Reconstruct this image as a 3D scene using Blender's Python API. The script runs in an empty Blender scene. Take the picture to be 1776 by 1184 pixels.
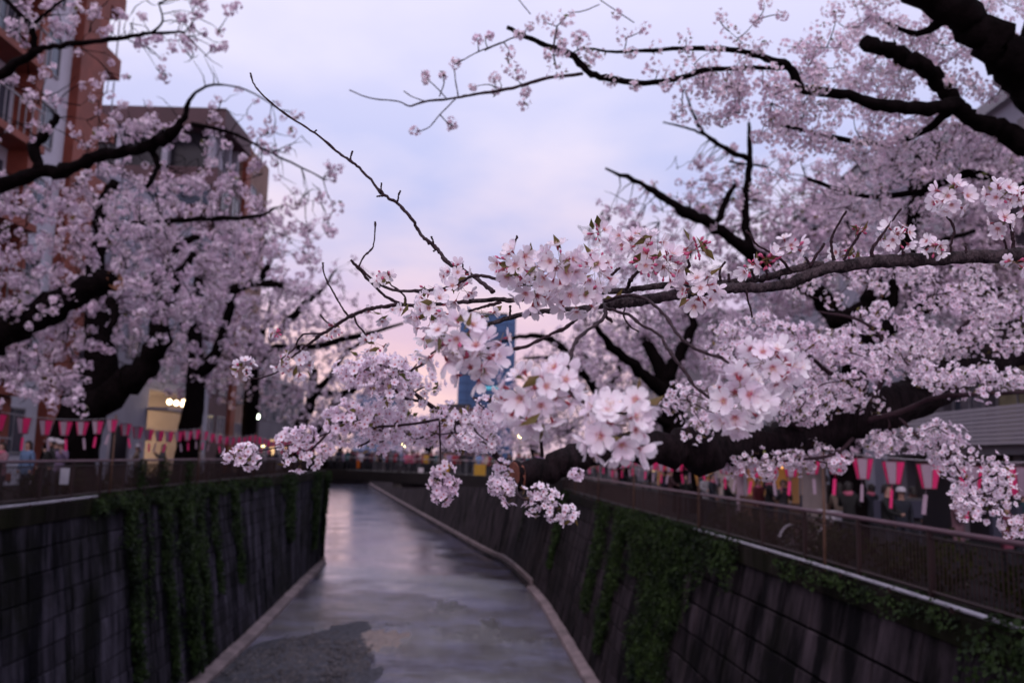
import bpy, math, random
import numpy as np
from mathutils import Vector, Matrix
random.seed(7)
rng = np.random.default_rng(11)
SC = bpy.context.scene
COL = SC.collection

# ------------------------------------------------------------------ camera, sky, sun, exposure
W, H, F = 1776, 1184, 1500.0
PITCH, ROLL = math.radians(7.7), math.radians(1.46)
EYE = np.array([0, 0, 1.46])
_f = np.array([0, math.cos(PITCH), math.sin(PITCH)])
_r = np.array([1.0, 0, 0]); _u = np.cross(_r, _f)
CR = _r*math.cos(ROLL) + _u*math.sin(ROLL)
CU = -_r*math.sin(ROLL) + _u*math.cos(ROLL)
camd = bpy.data.cameras.new('camera'); cam = bpy.data.objects.new('camera', camd); COL.objects.link(cam)
camd.sensor_width = 36; camd.lens = F/W*36
camd.clip_start = .05; camd.clip_end = 3000
M = Matrix((( CR[0], CU[0], -_f[0], EYE[0]), (CR[1], CU[1], -_f[1], EYE[1]), (CR[2], CU[2], -_f[2], EYE[2]), (0, 0, 0, 1)))
cam.matrix_world = M
camd.dof.use_dof = True
camd.dof.focus_distance = 1.75
camd.dof.aperture_fstop = 4.2
SC.camera = cam
SC.render.engine = 'CYCLES'
SC.cycles.use_denoising = True
SC.cycles.max_bounces = 6; SC.cycles.transparent_max_bounces = 6
SC.cycles.diffuse_bounces = 3; SC.cycles.glossy_bounces = 3; SC.cycles.transmission_bounces = 3
SC.view_settings.view_transform = 'Standard'; SC.view_settings.look = 'None'
SC.view_settings.exposure = 0; SC.view_settings.gamma = 1
SC.view_settings.use_curve_mapping = False

SUN_EL, SUN_AZ = math.radians(4), math.radians(-28)
world = bpy.data.worlds.new('World'); SC.world = world; world.use_nodes = True
nt = world.node_tree; nt.nodes.clear()
def N(nt, t, **k):
    n = nt.nodes.new(t)
    for a, b in k.items(): setattr(n, a, b)
    return n
L = lambda nt, a, b: nt.links.new(a, b)
out = N(nt, 'ShaderNodeOutputWorld'); bg = N(nt, 'ShaderNodeBackground'); L(nt, bg.outputs[0], out.inputs[0])
tc = N(nt, 'ShaderNodeTexCoord'); sep = N(nt, 'ShaderNodeSeparateXYZ'); L(nt, tc.outputs['Generated'], sep.inputs[0])
ramp = N(nt, 'ShaderNodeValToRGB'); L(nt, sep.outputs['Z'], ramp.inputs[0])
cr = ramp.color_ramp
cr.elements[0].position = 0.0; cr.elements[0].color = (.62, .46, .58, 1)
cr.elements[1].position = 1.0; cr.elements[1].color = (.92, .86, 1.12, 1)
for p, c in ((.10, (.74, .50, .62, 1)), (.165, (.66, .50, .70, 1)), (.22, (.46, .48, .78, 1)), (.33, (.53, .56, .86, 1)), (.48, (.72, .70, .95, 1)), (.7, (.86, .82, 1.02, 1))):
    e = cr.elements.new(p); e.color = c
# broken overcast: clouds laid out on a plane overhead, so that they flatten towards the horizon
dv = N(nt, 'ShaderNodeMath', operation='ADD'); L(nt, sep.outputs['Z'], dv.inputs[0]); dv.inputs[1].default_value = .18
dx = N(nt, 'ShaderNodeMath', operation='DIVIDE'); L(nt, sep.outputs['X'], dx.inputs[0]); L(nt, dv.outputs[0], dx.inputs[1])
dy = N(nt, 'ShaderNodeMath', operation='DIVIDE'); L(nt, sep.outputs['Y'], dy.inputs[0]); L(nt, dv.outputs[0], dy.inputs[1])
cb = N(nt, 'ShaderNodeCombineXYZ'); L(nt, dx.outputs[0], cb.inputs[0]); L(nt, dy.outputs[0], cb.inputs[1]); cb.inputs[2].default_value = 3.3
nz = N(nt, 'ShaderNodeTexNoise'); L(nt, cb.outputs[0], nz.inputs['Vector']); nz.inputs['Scale'].default_value = 1.6; nz.inputs['Detail'].default_value = 5; nz.inputs['Roughness'].default_value = .48
cl = N(nt, 'ShaderNodeValToRGB'); L(nt, nz.outputs[0], cl.inputs[0])
cl.color_ramp.elements[0].position = .42; cl.color_ramp.elements[0].color = (0, 0, 0, 1)
cl.color_ramp.elements[1].position = .68; cl.color_ramp.elements[1].color = (1, 1, 1, 1)
cmul = N(nt, 'ShaderNodeMath', operation='MULTIPLY'); L(nt, cl.outputs[0], cmul.inputs[0]); cmul.inputs[1].default_value = .62
mx = N(nt, 'ShaderNodeMix', data_type='RGBA'); L(nt, cmul.outputs[0], mx.inputs[0]); L(nt, ramp.outputs[0], mx.inputs[6])
warm = N(nt, 'ShaderNodeValToRGB'); L(nt, sep.outputs['Z'], warm.inputs[0])
warm.color_ramp.elements[0].position = .12; warm.color_ramp.elements[0].color = (.98, .66, .66, 1)
warm.color_ramp.elements[1].position = .42; warm.color_ramp.elements[1].color = (.95, .88, 1.0, 1)
L(nt, warm.outputs[0], mx.inputs[7])
sky = N(nt, 'ShaderNodeTexSky', sky_type='NISHITA'); sky.sun_disc = False; sky.sun_elevation = SUN_EL; sky.sun_rotation = SUN_AZ
sm = N(nt, 'ShaderNodeMix', data_type='RGBA', blend_type='ADD'); sm.inputs[0].default_value = .008
L(nt, mx.outputs[2], sm.inputs[6]); L(nt, sky.outputs[0], sm.inputs[7])
L(nt, sm.outputs[2], bg.inputs[0]); bg.inputs[1].default_value = 1.08
sd = bpy.data.lights.new('sun', 'SUN'); sd.energy = 1.15; sd.angle = math.radians(16); sd.color = (1, .82, .88)
so = bpy.data.objects.new('sun', sd); COL.objects.link(so)
so.rotation_euler = (math.radians(54), 0, math.radians(-10))

# ------------------------------------------------------------------ helpers
def ray(px, py): return _f + CR*((px-W/2)/F) + CU*((H/2-py)/F)
def P(px, py, d): return EYE + ray(px, py)*d
def onz(px, py, z):
    d = ray(px, py); return EYE + d*((z-EYE[2])/d[2])
def proj(p):
    v = np.asarray(p, float)-EYE; z = v@_f
    return W/2+F*(v@CR)/z, H/2-F*(v@CU)/z
def tag(o, label=None, cat=None, group=None, kind=None):
    if label: o['label'] = label
    if cat: o['category'] = cat
    if group: o['group'] = group
    if kind: o['kind'] = kind
    return o
def empty(name, loc=(0, 0, 0), parent=None, rz=0):
    o = bpy.data.objects.new(name, None); COL.objects.link(o); o.location = loc; o.rotation_euler = (0, 0, rz); o.empty_display_size = .1
    if parent: o.parent = parent
    return o
def mesh_obj(name, me, parent=None, loc=(0, 0, 0)):
    o = bpy.data.objects.new(name, me); COL.objects.link(o); o.location = loc
    if parent: o.parent = parent
    return o
class MB:
    def __init__(s): s.v = []; s.f = []; s.m = []; s.n = 0
    def add(s, vs, fs, mi=0):
        o = s.n; s.v.extend([tuple(map(float, v)) for v in vs]); s.n = len(s.v)
        s.f.extend([tuple(i+o for i in f) for f in fs]); s.m.extend([mi]*len(fs)); return s
    def box(s, c, d, mi=0, rot=None, taper=1.0):
        hx, hy, hz = d[0]/2, d[1]/2, d[2]/2
        vs = [(x*hx*(taper if z > 0 else 1), y*hy*(taper if z > 0 else 1), z*hz) for z in (-1, 1) for y in (-1, 1) for x in (-1, 1)]
        vs = np.array(vs)
        if rot is not None: vs = vs @ np.array(rot).T
        vs = vs+np.array(c)
        return s.add(vs, [(0, 2, 3, 1), (4, 5, 7, 6), (0, 1, 5, 4), (2, 6, 7, 3), (0, 4, 6, 2), (1, 3, 7, 5)], mi)
    def tube(s, pts, rad, sides=6, mi=0, cap=True, wob=0.0):
        pts = np.asarray(pts, float); n = len(pts); rad = np.broadcast_to(np.asarray(rad, float), (n,)).copy()
        t = np.gradient(pts, axis=0); t /= np.linalg.norm(t, axis=1)[:, None]+1e-9
        a = np.array([0, 0, 1.0]) if abs(t[0][2]) < .9 else np.array([1.0, 0, 0])
        vs = []
        for i in range(n):
            b = np.cross(t[i], a); b /= np.linalg.norm(b)+1e-9; a = np.cross(b, t[i])
            for k in range(sides):
                an = 2*math.pi*k/sides; r = rad[i]*(1+(random.uniform(-wob, wob) if wob else 0))
                vs.append(pts[i]+r*(math.cos(an)*a+math.sin(an)*b))
        fs = [(i*sides+k, i*sides+(k+1) % sides, (i+1)*sides+(k+1) % sides, (i+1)*sides+k) for i in range(n-1) for k in range(sides)]
        if cap: fs += [tuple(range(sides))[::-1], tuple((n-1)*sides+k for k in range(sides))]
        return s.add(vs, fs, mi)
    def lathe(s, prof, c=(0, 0, 0), sides=12, mi=0):
        vs = [(c[0]+r*math.cos(2*math.pi*k/sides), c[1]+r*math.sin(2*math.pi*k/sides), c[2]+z) for r, z in prof for k in range(sides)]
        fs = [(i*sides+k, i*sides+(k+1) % sides, (i+1)*sides+(k+1) % sides, (i+1)*sides+k) for i in range(len(prof)-1) for k in range(sides)]
        return s.add(vs, fs, mi)
    def mesh(s, name, mats, smooth=False):
        me = bpy.data.meshes.new(name); me.from_pydata(s.v, [], s.f)
        for m in (mats if isinstance(mats, (list, tuple)) else [mats]): me.materials.append(m)
        me.polygons.foreach_set('material_index', s.m)
        if smooth: me.polygons.foreach_set('use_smooth', [True]*len(s.f))
        me.update(); return me
    def build(s, name, mats, parent=None, smooth=False, loc=(0, 0, 0)):
        return mesh_obj(name, s.mesh(name, mats, smooth), parent, loc)
def rotz(a): c, s = math.cos(a), math.sin(a); return [[c, -s, 0], [s, c, 0], [0, 0, 1]]
def frame_rot(t, up=(0, 0, 1)):
    t = np.array(t, float); t /= np.linalg.norm(t); n = np.cross(t, up); n /= np.linalg.norm(n); w = np.cross(n, t)
    return np.column_stack([t, n, w])
def smooth(pts, k=6):
    pts = np.asarray(pts, float); n = len(pts)
    if n < 3:
        return np.array([pts[0]+(pts[-1]-pts[0])*i/k for i in range(k+1)])
    q = np.vstack([2*pts[0]-pts[1], pts, 2*pts[-1]-pts[-2]]); o = []
    for i in range(1, n):
        p0, p1, p2, p3 = q[i-1], q[i], q[i+1], q[i+2]
        for j in range(k):
            t = j/k
            o.append(.5*((2*p1)+(-p0+p2)*t+(2*p0-5*p1+4*p2-p3)*t*t+(-p0+3*p1-3*p2+p3)*t**3))
    o.append(pts[-1]); return np.array(o)
def px_path(lst, k=5):
    """(px, py, depth, radius_px) -> smooth world path and radii"""
    q = np.array([[*P(a, b, d), r*d/F] for a, b, d, r in lst]); s = smooth(q, k)
    return s[:, :3], np.maximum(s[:, 3], 1e-4)

# ------------------------------------------------------------------ materials
def mat(name, col, rough=.7, spec=.3, var=0, vscale=5, vcol=None, bump=0, bscale=30, metal=0, trans=0, emit=None, estr=0, stretch=None, obj=True, alpha=None):
    m = bpy.data.materials.new(name); m.use_nodes = True; nt = m.node_tree; nt.nodes.clear()
    o = N(nt, 'ShaderNodeOutputMaterial'); b = N(nt, 'ShaderNodeBsdfPrincipled')
    b.inputs['Base Color'].default_value = (*col, 1); b.inputs['Roughness'].default_value = rough
    b.inputs['Specular IOR Level'].default_value = spec; b.inputs['Metallic'].default_value = metal
    tc = N(nt, 'ShaderNodeTexCoord'); mp = N(nt, 'ShaderNodeMapping')
    if obj: L(nt, tc.outputs['Object'], mp.inputs[0])
    else:
        g = N(nt, 'ShaderNodeNewGeometry'); L(nt, g.outputs['Position'], mp.inputs[0])
    if stretch: mp.inputs['Scale'].default_value = stretch
    if var:
        n = N(nt, 'ShaderNodeTexNoise'); L(nt, mp.outputs[0], n.inputs['Vector']); n.inputs['Scale'].default_value = vscale; n.inputs['Detail'].default_value = 6; n.inputs['Roughness'].default_value = .6
        rp = N(nt, 'ShaderNodeValToRGB'); L(nt, n.outputs[0], rp.inputs[0])
        c2 = vcol or tuple(c*(1-var) for c in col)
        rp.color_ramp.elements[0].position = .36; rp.color_ramp.elements[0].color = (*c2, 1)
        rp.color_ramp.elements[1].position = .62; rp.color_ramp.elements[1].color = (*col, 1)
        L(nt, rp.outputs[0], b.inputs['Base Color'])
    if bump:
        n2 = N(nt, 'ShaderNodeTexNoise'); L(nt, mp.outputs[0], n2.inputs['Vector']); n2.inputs['Scale'].default_value = bscale; n2.inputs['Detail'].default_value = 5
        bp = N(nt, 'ShaderNodeBump'); bp.inputs['Strength'].default_value = bump; bp.inputs['Distance'].default_value = .02; L(nt, n2.outputs[0], bp.inputs['Height']); L(nt, bp.outputs[0], b.inputs['Normal'])
    if emit: b.inputs['Emission Color'].default_value = (*emit, 1); b.inputs['Emission Strength'].default_value = estr
    sh = b.outputs[0]
    if trans:
        t = N(nt, 'ShaderNodeBsdfTranslucent'); t.inputs[0].default_value = (*col, 1); ms = N(nt, 'ShaderNodeMixShader'); ms.inputs[0].default_value = trans
        L(nt, sh, ms.inputs[1]); L(nt, t.outputs[0], ms.inputs[2]); sh = ms.outputs[0]
    L(nt, sh, o.inputs[0]); return m
def petal_mat(name, tip, mid, core, trans=.35, vs=6.0):
    m = bpy.data.materials.new(name); m.use_nodes = True; nt = m.node_tree; nt.nodes.clear()
    o = N(nt, 'ShaderNodeOutputMaterial'); d = N(nt, 'ShaderNodeBsdfPrincipled'); d.inputs['Roughness'].default_value = .62; d.inputs['Specular IOR Level'].default_value = .25
    at = N(nt, 'ShaderNodeAttribute', attribute_name='t'); rp = N(nt, 'ShaderNodeValToRGB'); L(nt, at.outputs['Fac'], rp.inputs[0])
    e = rp.color_ramp.elements; e[0].position = .10; e[0].color = (*core, 1); e[1].position = 1; e[1].color = (*tip, 1)
    k = rp.color_ramp.elements.new(.34); k.color = (*mid, 1); k = rp.color_ramp.elements.new(.8); k.color = (*[min(1, c*1.02) for c in tip], 1)
    g = N(nt, 'ShaderNodeNewGeometry'); nz = N(nt, 'ShaderNodeTexNoise'); L(nt, g.outputs['Position'], nz.inputs['Vector']); nz.inputs['Scale'].default_value = vs; nz.inputs['Detail'].default_value = 3
    mx = N(nt, 'ShaderNodeMix', data_type='RGBA', blend_type='MULTIPLY'); mr = N(nt, 'ShaderNodeValToRGB'); L(nt, nz.outputs[0], mr.inputs[0])
    mr.color_ramp.elements[0].position = .35; mr.color_ramp.elements[0].color = (.96, .88, .95, 1); mr.color_ramp.elements[1].position = .6; mr.color_ramp.elements[1].color = (1, 1, 1, 1)
    mx.inputs[0].default_value = 1; L(nt, rp.outputs[0], mx.inputs[6]); L(nt, mr.outputs[0], mx.inputs[7])
    L(nt, mx.outputs[2], d.inputs['Base Color'])
    t = N(nt, 'ShaderNodeBsdfTranslucent'); L(nt, mx.outputs[2], t.inputs[0]); ms = N(nt, 'ShaderNodeMixShader'); ms.inputs[0].default_value = trans
    L(nt, d.outputs[0], ms.inputs[1]); L(nt, t.outputs[0], ms.inputs[2]); L(nt, ms.outputs[0], o.inputs[0]); return m
def streak_concrete(name, base, dark, moss, mossamt=.45):
    """weathered concrete: grain, run-off streaks hanging down the face, moss patches (world-space pattern)"""
    m = bpy.data.materials.new(name); m.use_nodes = True; nt = m.node_tree; nt.nodes.clear()
    o = N(nt, 'ShaderNodeOutputMaterial'); b = N(nt, 'ShaderNodeBsdfPrincipled'); b.inputs['Roughness'].default_value = .85; b.inputs['Specular IOR Level'].default_value = .06
    g = N(nt, 'ShaderNodeNewGeometry')
    mp = N(nt, 'ShaderNodeMapping'); mp.inputs['Scale'].default_value = (1.7, 1.7, .10); L(nt, g.outputs['Position'], mp.inputs[0])
    s = N(nt, 'ShaderNodeTexNoise'); L(nt, mp.outputs[0], s.inputs['Vector']); s.inputs['Scale'].default_value = 1; s.inputs['Detail'].default_value = 6; s.inputs['Roughness'].default_value = .65
    r1 = N(nt, 'ShaderNodeValToRGB'); L(nt, s.outputs[0], r1.inputs[0]); e = r1.color_ramp.elements
    e[0].position = .42; e[0].color = (*dark, 1); e[1].position = .70; e[1].color = (*base, 1)
    n = N(nt, 'ShaderNodeTexNoise'); L(nt, g.outputs['Position'], n.inputs['Vector']); n.inputs['Scale'].default_value = .33; n.inputs['Detail'].default_value = 7; n.inputs['Roughness'].default_value = .7
    r2 = N(nt, 'ShaderNodeValToRGB'); L(nt, n.outputs[0], r2.inputs[0]); r2.color_ramp.elements[0].position = mossamt; r2.color_ramp.elements[0].color = (0, 0, 0, 1); r2.color_ramp.elements[1].position = mossamt+.2; r2.color_ramp.elements[1].color = (.8, .8, .8, 1)
    mx = N(nt, 'ShaderNodeMix', data_type='RGBA'); L(nt, r2.outputs[0], mx.inputs[0]); L(nt, r1.outputs[0], mx.inputs[6]); mx.inputs[7].default_value = (*moss, 1)
    oi = N(nt, 'ShaderNodeObjectInfo'); mr = N(nt, 'ShaderNodeMapRange'); L(nt, oi.outputs['Random'], mr.inputs[0]); mr.inputs[3].default_value = .7; mr.inputs[4].default_value = 1.25
    vm = N(nt, 'ShaderNodeVectorMath', operation='SCALE'); L(nt, mx.outputs[2], vm.inputs[0]); L(nt, mr.outputs[0], vm.inputs['Scale']); L(nt, vm.outputs[0], b.inputs['Base Color'])
    n3 = N(nt, 'ShaderNodeTexNoise'); L(nt, g.outputs['Position'], n3.inputs['Vector']); n3.inputs['Scale'].default_value = 9; n3.inputs['Detail'].default_value = 6
    bp = N(nt, 'ShaderNodeBump'); bp.inputs['Strength'].default_value = .5; bp.inputs['Distance'].default_value = .03; L(nt, n3.outputs[0], bp.inputs['Height']); L(nt, bp.outputs[0], b.inputs['Normal'])
    L(nt, b.outputs[0], o.inputs[0]); return m
def objcol_mat(name, rough=.85):
    m = bpy.data.materials.new(name); m.use_nodes = True; nt = m.node_tree; b = nt.nodes['Principled BSDF']; oi = N(nt, 'ShaderNodeObjectInfo')
    n = N(nt, 'ShaderNodeTexNoise'); n.inputs['Scale'].default_value = 14; mx = N(nt, 'ShaderNodeMix', data_type='RGBA', blend_type='MULTIPLY'); mx.inputs[0].default_value = .5
    L(nt, oi.outputs['Color'], mx.inputs[6]); L(nt, n.outputs[0], mx.inputs[7]); L(nt, mx.outputs[2], b.inputs['Base Color']); b.inputs['Roughness'].default_value = rough; return m
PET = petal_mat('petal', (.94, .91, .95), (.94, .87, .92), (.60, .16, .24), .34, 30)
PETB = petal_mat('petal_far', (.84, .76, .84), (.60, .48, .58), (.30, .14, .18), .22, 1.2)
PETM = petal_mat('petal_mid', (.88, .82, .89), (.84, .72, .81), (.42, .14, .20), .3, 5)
CORE = mat('flower_heart', (.42, .07, .06), .6)
CORE2 = mat('flower_heart_pale', (.55, .22, .10), .6)
STAM = mat('stamen', (.75, .55, .45), .6)
STEM = mat('pedicel', (.16, .10, .04), .6)
CALYX = mat('calyx', (.30, .05, .07), .6)
BUD = mat('bud_pink', (.62, .13, .26), .5, trans=.2)
LEAF = mat('young_leaf', (.10, .12, .025), .5, var=.5, vscale=8, vcol=(.16, .07, .03), trans=.25)
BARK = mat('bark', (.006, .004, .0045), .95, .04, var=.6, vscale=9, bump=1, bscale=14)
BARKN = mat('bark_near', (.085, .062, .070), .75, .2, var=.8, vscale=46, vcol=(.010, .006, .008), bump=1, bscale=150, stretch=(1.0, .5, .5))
TWIG = mat('twig_bark', (.045, .022, .030), .7, .2, var=.5, vscale=90, bump=.6, bscale=220)
CUT = mat('sawn_wood', (.17, .055, .035), .7, var=.5, vscale=25)
CUTL = mat('sawn_wood_fresh', (.30, .13, .07), .7, var=.4, vscale=12)
WALLL = streak_concrete('river_wall_left', (.088, .078, .108), (.0035, .0035, .006), (.005, .006, .003), .45)
WALLR = streak_concrete('river_wall_right', (.062, .047, .056), (.0035, .003, .004), (.005, .0055, .0025), .52)
COPM = streak_concrete('coping_concrete', (.035, .027, .026), (.006, .005, .004), (.010, .013, .003), .42)
JOINT = mat('joint', (.002, .002, .0025), .95, .02)
LEDGE = mat('ledge_concrete', (.26, .20, .21), .7, var=.5, vscale=.9, bump=.4, bscale=8, obj=False)
IVY = mat('ivy_leaf', (.034, .060, .016), .55, .12, var=.55, vscale=1.6, vcol=(.003, .007, .004), trans=.15, obj=False)
HEDGE = mat('hedge_leaf', (.024, .028, .005), .7, .05, var=.6, vscale=1.4, vcol=(.006, .010, .004), trans=.2, obj=False)
RAIL = mat('rail_brown', (.022, .008, .009), .5, .4, var=.3, vscale=6)
RAILT = mat('rail_top', (.12, .06, .08), .38, .5, var=.3, vscale=3)
PIPE = mat('white_pipe', (.40, .39, .45), .4, var=.25, vscale=3)
POLE = mat('bamboo_pole', (.12, .065, .045), .6, var=.3, vscale=4)
PAVE = mat('pavement', (.018, .016, .018), .9, .08, var=.4, vscale=.8, obj=False)
SOIL = mat('far_ground', (.05, .05, .045), .9, var=.5, vscale=.05, obj=False)
PINK = mat('paper_pink', (1.0, .10, .38), .6, .2, var=.10, vscale=7, trans=.62)
WHITE = mat('paper_white', (.50, .38, .47), .6, .2, var=.12, vscale=7, trans=.35)
DARKF = mat('lantern_frame', (.10, .03, .04), .6)
WIRE = mat('wire', (.35, .33, .36), .5)
SKIN = mat('skin', (.26, .15, .12), .6)
HAIR = mat('hair', (.012, .009, .009), .6)
COAT = objcol_mat('coat'); TROU = mat('trousers', (.02, .02, .028), .9); SHOE = mat('shoes', (.02, .016, .015), .6)

# ------------------------------------------------------------------ river, walls, ground
ZW = -7.24
LC = [(-11.3, 2), (-11.4, 12), (-11.5, 20), (-12.0, 26), (-12.65, 34), (-13.25, 43), (-14.0, 56), (-14.6, 71)]       # left coping line
LB = [(-9.9, 2), (-9.95, 12), (-10.2, 20), (-10.6, 26), (-11.05, 34), (-11.75, 43), (-13.0, 56), (-14.4, 71)]
RC = [(6.6, 1), (6.5, 6), (6.4, 11.8), (6.17, 17.8), (5.6, 26), (4.85, 36), (4.2, 46.8), (3.5, 57), (1.3, 74), (-1.2, 84), (-11.2, 129), (-22, 178), (-42, 270)]
RB = [(4.9, 1), (4.8, 6), (4.6, 11.8), (4.3, 17.8), (3.8, 26), (3.15, 35.6), (2.5, 46.8), (1.75, 57), (-.4, 74), (-2.9, 84), (-13, 129), (-24, 178), (-44, 270)]
class Line:
    def __init__(s, pts, z): s.p = smooth([(a, b, z) for a, b in pts], 8); s.y = s.p[:, 1]; s.x = s.p[:, 0]; s.z = z
    def at(s, y): return np.array([np.interp(y, s.y, s.x), y, s.z])
lc, lb, rc, rb = Line(LC, -.42), Line(LB, ZW), Line(RC, -.96), Line(RB, ZW)
def face_pt(side, y, z, outw=0.0):
    a, b = (lc, lb) if side < 0 else (rc, rb)
    led = .5 if side < 0 else .45
    A = a.at(y); B = b.at(y); B = B+np.array([side*led, 0, 0])
    k = (z-A[2])/(B[2]-A[2]); p = A+(B-A)*k; p[2] = z; p[0] -= side*outw; return p
def sheet(name, poly, z, m, kind='structure'):
    me = bpy.data.meshes.new(name); me.from_pydata([(a, b, z) for a, b in poly], [], [tuple(range(len(poly)))]); me.materials.append(m)
    o = mesh_obj(name, me); o['kind'] = kind; return o
# far left bank beyond the bridge
LC2 = [(-14.6, 71.1), (-19, 73.2), (-26, 80), (-40, 110), (-60, 170), (-90, 270)]
lfar = smooth([(a, b, 0) for a, b in LC2], 5)
rfar = [tuple(p[:2]) for p in rc.p]
lpoly = [(-900, -20), (-11.35, -20)]+[(p[0]-.25, p[1]) for p in lc.p]+[(p[0]-.3, p[1]) for p in lfar[1:]]+[(-900, 300)]
sheet('left_bank_pavement', lpoly, -.02, PAVE)
rpoly = [(900, -20), (900, 1500), (-900, 1500), (-900, 300.01), (-90.3, 300.01), (-90.3, 272)]+[(a+.25, b) for a, b in rfar[::-1]]+[(6.85, -20)]
sheet('right_bank_pavement', rpoly, -.56, PAVE)
sheet('riverbed', [(-80, -30), (30, -30), (30, 320), (-80, 320)], ZW-.5, mat('riverbed_mud', (.05, .045, .04), .9, var=.4, vscale=.6, obj=False))
# water
def water_mat():
    m = bpy.data.materials.new('river_water'); m.use_nodes = True; nt = m.node_tree; b = nt.nodes['Principled BSDF']
    b.inputs['Base Color'].default_value = (.085, .075, .095, 1)
    gg = N(nt, 'ShaderNodeNewGeometry'); nb = N(nt, 'ShaderNodeTexNoise'); L(nt, gg.outputs['Position'], nb.inputs['Vector']); nb.inputs['Scale'].default_value = .35; nb.inputs['Detail'].default_value = 8; nb.inputs['Roughness'].default_value = .65
    rb_ = N(nt, 'ShaderNodeValToRGB'); L(nt, nb.outputs[0], rb_.inputs[0]); rb_.color_ramp.elements[0].position = .42; rb_.color_ramp.elements[0].color = (.035, .028, .028, 1); rb_.color_ramp.elements[1].position = .6; rb_.color_ramp.elements[1].color = (.115, .115, .20, 1); L(nt, rb_.outputs[0], b.inputs['Base Color'])
    b.inputs['Roughness'].default_value = .11; b.inputs['IOR'].default_value = 1.36; b.inputs['Specular IOR Level'].default_value = 1.0; b.inputs['Coat Weight'].default_value = .8; b.inputs['Coat Roughness'].default_value = .12
    g = N(nt, 'ShaderNodeNewGeometry'); mp = N(nt, 'ShaderNodeMapping'); mp.inputs['Scale'].default_value = (.75, 2.0, 1); L(nt, g.outputs['Position'], mp.inputs[0])
    n = N(nt, 'ShaderNodeTexNoise'); L(nt, mp.outputs[0], n.inputs['Vector']); n.inputs['Scale'].default_value = 1.1; n.inputs['Detail'].default_value = 9; n.inputs['Roughness'].default_value = .72; n.inputs['Distortion'].default_value = .8
    n2 = N(nt, 'ShaderNodeTexNoise'); L(nt, g.outputs['Position'], n2.inputs['Vector']); n2.inputs['Scale'].default_value = .22; n2.inputs['Detail'].default_value = 3
    # rougher water downstream of the low sill (y < 45)
    sp = N(nt, 'ShaderNodeSeparateXYZ'); L(nt, g.outputs['Position'], sp.inputs[0])
    mr = N(nt, 'ShaderNodeMapRange'); L(nt, sp.outputs['Y'], mr.inputs[0]); mr.inputs[1].default_value = 44; mr.inputs[2].default_value = 70; mr.inputs[3].default_value = .75; mr.inputs[4].default_value = .13
    mu = N(nt, 'ShaderNodeMath', operation='MULTIPLY'); L(nt, mr.outputs[0], mu.inputs[0])
    r = N(nt, 'ShaderNodeMapRange'); L(nt, n2.outputs[0], r.inputs[0]); r.inputs[1].default_value = .35; r.inputs[2].default_value = .65; r.inputs[3].default_value = .35; r.inputs[4].default_value = 1
    L(nt, r.outputs[0], mu.inputs[1])
    bp = N(nt, 'ShaderNodeBump'); bp.inputs['Distance'].default_value = .30; L(nt, mu.outputs[0], bp.inputs['Strength']); L(nt, n.outputs[0], bp.inputs['Height']); L(nt, bp.outputs[0], b.inputs['Normal']); L(nt, bp.outputs[0], b.inputs['Coat Normal'])
    return m
sheet('river_water', [(-95, -30), (30, -30), (30, 330), (-95, 330)], ZW, water_mat())
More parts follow.
